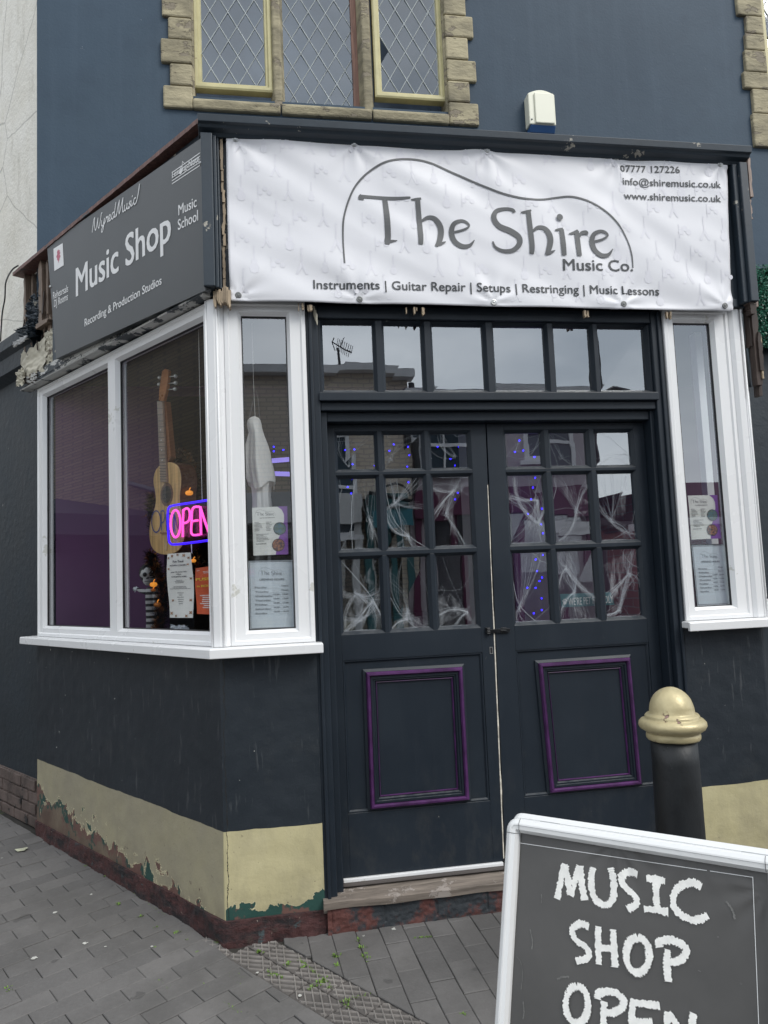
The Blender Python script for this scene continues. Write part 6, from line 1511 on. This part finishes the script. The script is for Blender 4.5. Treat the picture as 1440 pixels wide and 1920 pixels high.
# ================================================================== ACROSS THE STREET (seen reflected in the glass)
def VF(u, v, D): x, z = F(u, v, -D); return x, z
DF = 9.0
def brickmat(name, c1, c2, mo, sc_=1, rot=(0, 0, 0), bw=.45, rh=.15):
    q = N(name); b = q.n('TexBrick'); b.inputs['Scale'].default_value = sc_; b.inputs['Mortar Size'].default_value = .012
    b.inputs['Brick Width'].default_value = bw; b.inputs['Row Height'].default_value = rh
    b.inputs['Color1'].default_value = (*c1, 1); b.inputs['Color2'].default_value = (*c2, 1); b.inputs['Mortar'].default_value = (*mo, 1)
    s_ = q.xyz(); cb = q.n('CombineXYZ'); q.l(q.math('ADD', s_[0], s_[1]), cb.inputs[0]); q.l(s_[2], cb.inputs[1]); q.l(cb.outputs[0], b.inputs['Vector'])
    q.base(b.outputs[0]); q.rough(.85); return q.m
def MR(u, z, o): return Vector((u, -DF+o, z))            # facade across the road, o toward the shop
def facade(name, x0, x1, ztop, wall, label, wins, shop, roof=None, fr=MR, sashc=None, cat='building'):
    root = thing(name, fr((x0+x1)/2, 0, 0), label, cat)
    mb = MB(); xs_ = sorted(wins, key=lambda w_: w_[0])
    mb.box(fr, x0, x1, 2.9, ztop, -6, 0); mb.box(fr, x0, x1, -.2, 2.9, -6, -.6); mb.box(fr, x0, x0+.3, -.2, 2.9, -.6, 0); mb.box(fr, x1-.3, x1, -.2, 2.9, -.6, 0); obj('wall', mb, wall, root)
    for (a, b, c, d) in wins:
        mb = MB(); mb.ring(fr, a, b, c, d, [(0, 0), (0, .05), (.07, .05), (.07, 0)]); mb.box(fr, a+.07, b-.07, (c+d)/2-.03, (c+d)/2+.03, .0, .04); mb.box(fr, (a+b)/2-.015, (a+b)/2+.015, c+.07, d-.07, .0, .03); mb.box(fr, a-.08, b+.08, c-.08, c, 0, .09)
        wn = obj('window', mb, sashc or M['inner_white'], root)
        mb = MB(); mb.quad(fr(a+.07, c+.07, .012), fr(b-.07, c+.07, .012), fr(b-.07, d-.07, .012), fr(a+.07, d-.07, .012)); obj('pane', mb, pm('reflecting_pane', (.06, .08, .10), .3, .6, .08, 0), wn, fix=False)
    mb = MB(); mb.prism(fr, x0-.1, x1+.1, [(ztop-.02, -.1), (ztop-.02, .22), (ztop+.10, .25), (ztop+.10, -.1)]); obj('gutter', mb, M['inner_white'], root)
    mb = MB(); rh = roof or .5; mb.prism(fr, x0-.1, x1+.1, [(ztop+.10, .2), (ztop+.12, .2), (ztop+.12+rh, -3), (ztop+.12, -6), (ztop+.10, -6)]); obj('roof', mb, M['slate'], root)
    for (a, b, mat, fas) in shop:
        mb = MB(); mb.box(fr, a, b, 2.45, 2.95, -.1, .15); mb.box(fr, a, a+.12, .0, 2.45, -.1, .08); mb.box(fr, b-.12, b, .0, 2.45, -.1, .08); mb.box(fr, a+.12, b-.12, 0, .5, -.1, .04); mb.box(fr, (a+b)/2-.05, (a+b)/2+.05, .5, 2.45, -.1, .04); sf = obj('shopfront', mb, mat, root)
        mb = MB(); mb.quad(fr(a+.12, .5, -.02), fr(b-.12, .5, -.02), fr(b-.12, 2.45, -.02), fr(a+.12, 2.45, -.02)); obj('pane', mb, M['glass'], sf, fix=False)
        if fas:
            mb = MB(); c_m = VF(1078, 992, DF); put(mb, fas, (c_m[0]+.17, c_m[1]), (c_m[0]-.17, c_m[1]), .09, fr, .16, .02); mb.box(fr, c_m[0]-.3, c_m[0]+.3, c_m[1]-.08, c_m[1]+.16, .10, .155); obj('lettering', mb, M['vinyl'], sf, fix=False)
    return root
M['slate'] = pm('slate_roof', (.07, .07, .08), .3, 3, .7, .4, 20)
teal = pm('teal_shopfront', (.05, .14, .15), .1, 3, .4, 0); plum = pm('plum_shopfront', (.12, .03, .07), .1, 3, .4, 0); wht = pm('white_shopfront', (.6, .6, .6), .1, 3, .4, 0)
xa0 = VF(380, 900, DF)[0]; xa1 = VF(770, 900, DF)[0]; zA = VF(500, 700, DF)[1]; xb1 = VF(1118, 900, DF)[0]; zB = VF(860, 735, DF)[1]; zC = VF(1200, 985, DF)[1]
wA = VF(655, 935, DF); wA2 = VF(655, 990, DF)
facade('brick_building', xa0-2.5, xa1, zA, brickmat('beige_brick', (.62, .53, .43), (.70, .60, .50), (.48, .43, .38), 1, (0, 0, 0), .22, .075), 'beige brick building with white sash windows across the road, reflected in the left door', [(VF(628, 960, DF)[0]-.35, VF(672, 960, DF)[0], VF(650, 1000, DF)[1], VF(650, 815, DF)[1]), (xa0-.6, xa0+.4, 3.6, 5.3)], [(xa0-2.4, xa0+.2, teal, None), (xa0+.3, xa0+2.6, wht, None), (xa0+2.7, xa1-.1, teal, None)])
facade('rendered_building', xa1+.02, xb1, zB, pm('mauve_render', (.48, .43, .46), .08, 1, .8, .2), 'mauve grey rendered building with plum shopfronts across the road, reflected in the right door', [((xa1+xb1)/2-1.6, (xa1+xb1)/2-.5, 3.3, zB-.35), ((xa1+xb1)/2+.4, (xa1+xb1)/2+1.4, 3.3, zB-.35)], [(xa1+.1, (xa1+xb1)/2-.1, plum, None), ((xa1+xb1)/2+.1, xb1-.1, plum, 'mocoo')])
facade('red_brick_building', xb1+.9, xb1+10, zC, brickmat('red_brick', (.20, .06, .045), (.25, .08, .06), (.2, .18, .16)), 'low red brick building beyond the gap across the road', [], [(xb1+1.2, xb1+3.4, plum, None)], .35)
# wall bracket sign, drainpipe, lamp, aerial
sgp = VF(735, 960, DF); root = thing('hanging_sign', MR(sgp[0], sgp[1]-.2, .4), 'turquoise hanging sign on a scrolled bracket across the road, reflected in the left door', 'sign')
mb = MB(); mb.box(MR, sgp[0]-.35, sgp[0]+.35, sgp[1]-.25, sgp[1]+.05, .35, .40); obj('plate', mb, pm('turquoise_plate', (.05, .2, .25), .1, 4, .5, 0), root)
mb = MB(); mb.tube([MR(sgp[0]-.4, sgp[1]+.1, .02), MR(sgp[0]-.4, sgp[1]+.35, .37), MR(sgp[0]+.35, sgp[1]+.2, .37)], .03, 6); mb.tube([MR(sgp[0]+.25*math.cos(t*.5), sgp[1]+.3+.2*math.sin(t*.5), .37) for t in range(12)], .02, 6); obj('bracket', mb, M['black'], root)
dp = VF(778, 900, DF)[0]; mb = MB(); mb.tube([MR(dp-.02, 2.9, .12), MR(dp-.02, zA-.1, .12)], .06, 8); obj('drainpipe', mb, M['black'], None, 'black drainpipe between the beige and mauve buildings across the road', 'drainpipe')
lp = VF(1128, 850, DF-2.0); root = thing('street_lamp', (lp[0], -DF+2.0, 0), 'dark street lamp post across the road, reflected in the right door', 'street lamp')
mb = MB(); mb.tube([Vector((lp[0], -DF+2, -.1)), Vector((lp[0], -DF+2, 5.2))], [.08, .05], 10); obj('post', mb, M['black'], root)
mb = MB(); mb.tube([Vector((lp[0], -DF+2, 4.0)), Vector((lp[0]+.35, -DF+2, 4.15)), Vector((lp[0]+.6, -DF+2, 4.1))], [.025, .06, .04], 8); obj('lamp_head', mb, M['black'], root)
ae = VF(636, 735, DF+1); root = thing('aerial', (ae[0], -DF-1, ae[1]-.4), 'television aerial on the roof across the road, reflected in the transom', 'aerial')
mb = MB(); t0 = VF(622, 648, DF+1); A3 = lambda px, py: Vector((VF(px, py, DF+1)[0], -DF-1, VF(px, py, DF+1)[1])); mb.tube([A3(636, 760), A3(624, 650)], .025, 6); obj('mast', mb, M['black'], root)
mb = MB(); mb.tube([A3(613, 640), A3(652, 660)], .012, 6)
for i in range(9):
    p = A3(622+i*3.5, 644.5+i*1.8); mb.tube([p+Vector((0, .2, .045)), p-Vector((0, .2, .045))], .006, 5)
mb.tube([A3(616, 632), A3(612, 640), A3(618, 655)], .009, 5); mb.tube([A3(636, 632), A3(630, 647)], .009, 5); obj('elements', mb, M['black'], root)
mb = MB(); c0 = A3(618, 728); mb.box(lambda u, z, o: Vector((u, -DF-1+o, z)), c0.x-.4, c0.x+.5, zA-.3, c0.z+.15, -.5, .3); 
ck = thing('chimney', (c0.x, -DF-1, zA-.3), 'stubby brick chimney below the aerial across the road', 'chimney'); obj('stack', mb, brickmat('chimney_brick', (.2, .12, .1), (.25, .15, .12), (.2, .18, .17)), ck)
# building on the other side of the side street
DS2 = 6.0
def SR(u, z, o): return SS(u, z, DS2-o)
u_a, z_a = S(100, 690, -DS2); u_b, z_b = S(380, 600, -DS2)
facade('side_street_building', u_b-2.2, u_a+7, 6.6, brickmat('buff_brick', (.40, .32, .24), (.50, .41, .30), (.28, .25, .22), 1, (0, 0, 0), .22, .075), 'buff brick building across the side street, reflected in the wide side window', [], [(u_b-2, u_b+1.5, plum, None), (u_b+1.6, u_a+2, plum, None), (u_a+2.1, u_a+5, plum, None)], fr=SR)
mb = MB(); pd = (u_a+u_b)/2; mb.tube([SR(pd, 5.1, .1), SR(pd, 4.0, .1), SR(pd-.6, 3.75, .1), SR(pd-1.8, 3.45, .1)], .055, 8); obj('drainpipe', mb, pm('grey_pipe', (.2, .23, .25), .1, 3, .5, 0), None, 'grey drainpipe crossing the buff brick wall of the side street', 'drainpipe')
gz_ = thing('gazebo', SS(pd, 0, DS2-1.6), 'dark blue market gazebo across the side street, reflected in the wide side window', 'gazebo')
mb = MB(); c_ = SS(pd-.6, 3.35, DS2-1.7); cs_ = [SS(pd-.6+a, 2.75, DS2-1.7+b) for a, b in ((-2.9, -1.3), (3.1, -1.3), (3.1, 1.3), (-2.9, 1.3))]
mb.add([c_]+cs_+[p-Vector((0, 0, .35)) for p in cs_], [(0, 1, 2), (0, 2, 3), (0, 3, 4), (0, 4, 1)]+[(1+i, 1+(i+1) % 4, 5+(i+1) % 4, 5+i) for i in range(4)]); obj('canopy', mb, pm('navy_canvas', (.022, .028, .045), .1, 2, .7, .1), gz_, fix=False)
mb = MB(); mb.box(SS, pd-3.6, pd+2.6, .1, 2.45, DS2-.45, DS2-.42); obj('added_canvas', mb, pm('added_navy_canvas', (.02, .024, .036), .1, 2, .8, .1), gz_)  # added canvas sheet that keeps the reflection in the side window dark
for p in cs_: mb = MB(); mb.tube([Vector((p.x, p.y, 0)), Vector((p.x, p.y, 2.7))], .025, 6); obj('leg', mb, M['steel'], gz_)
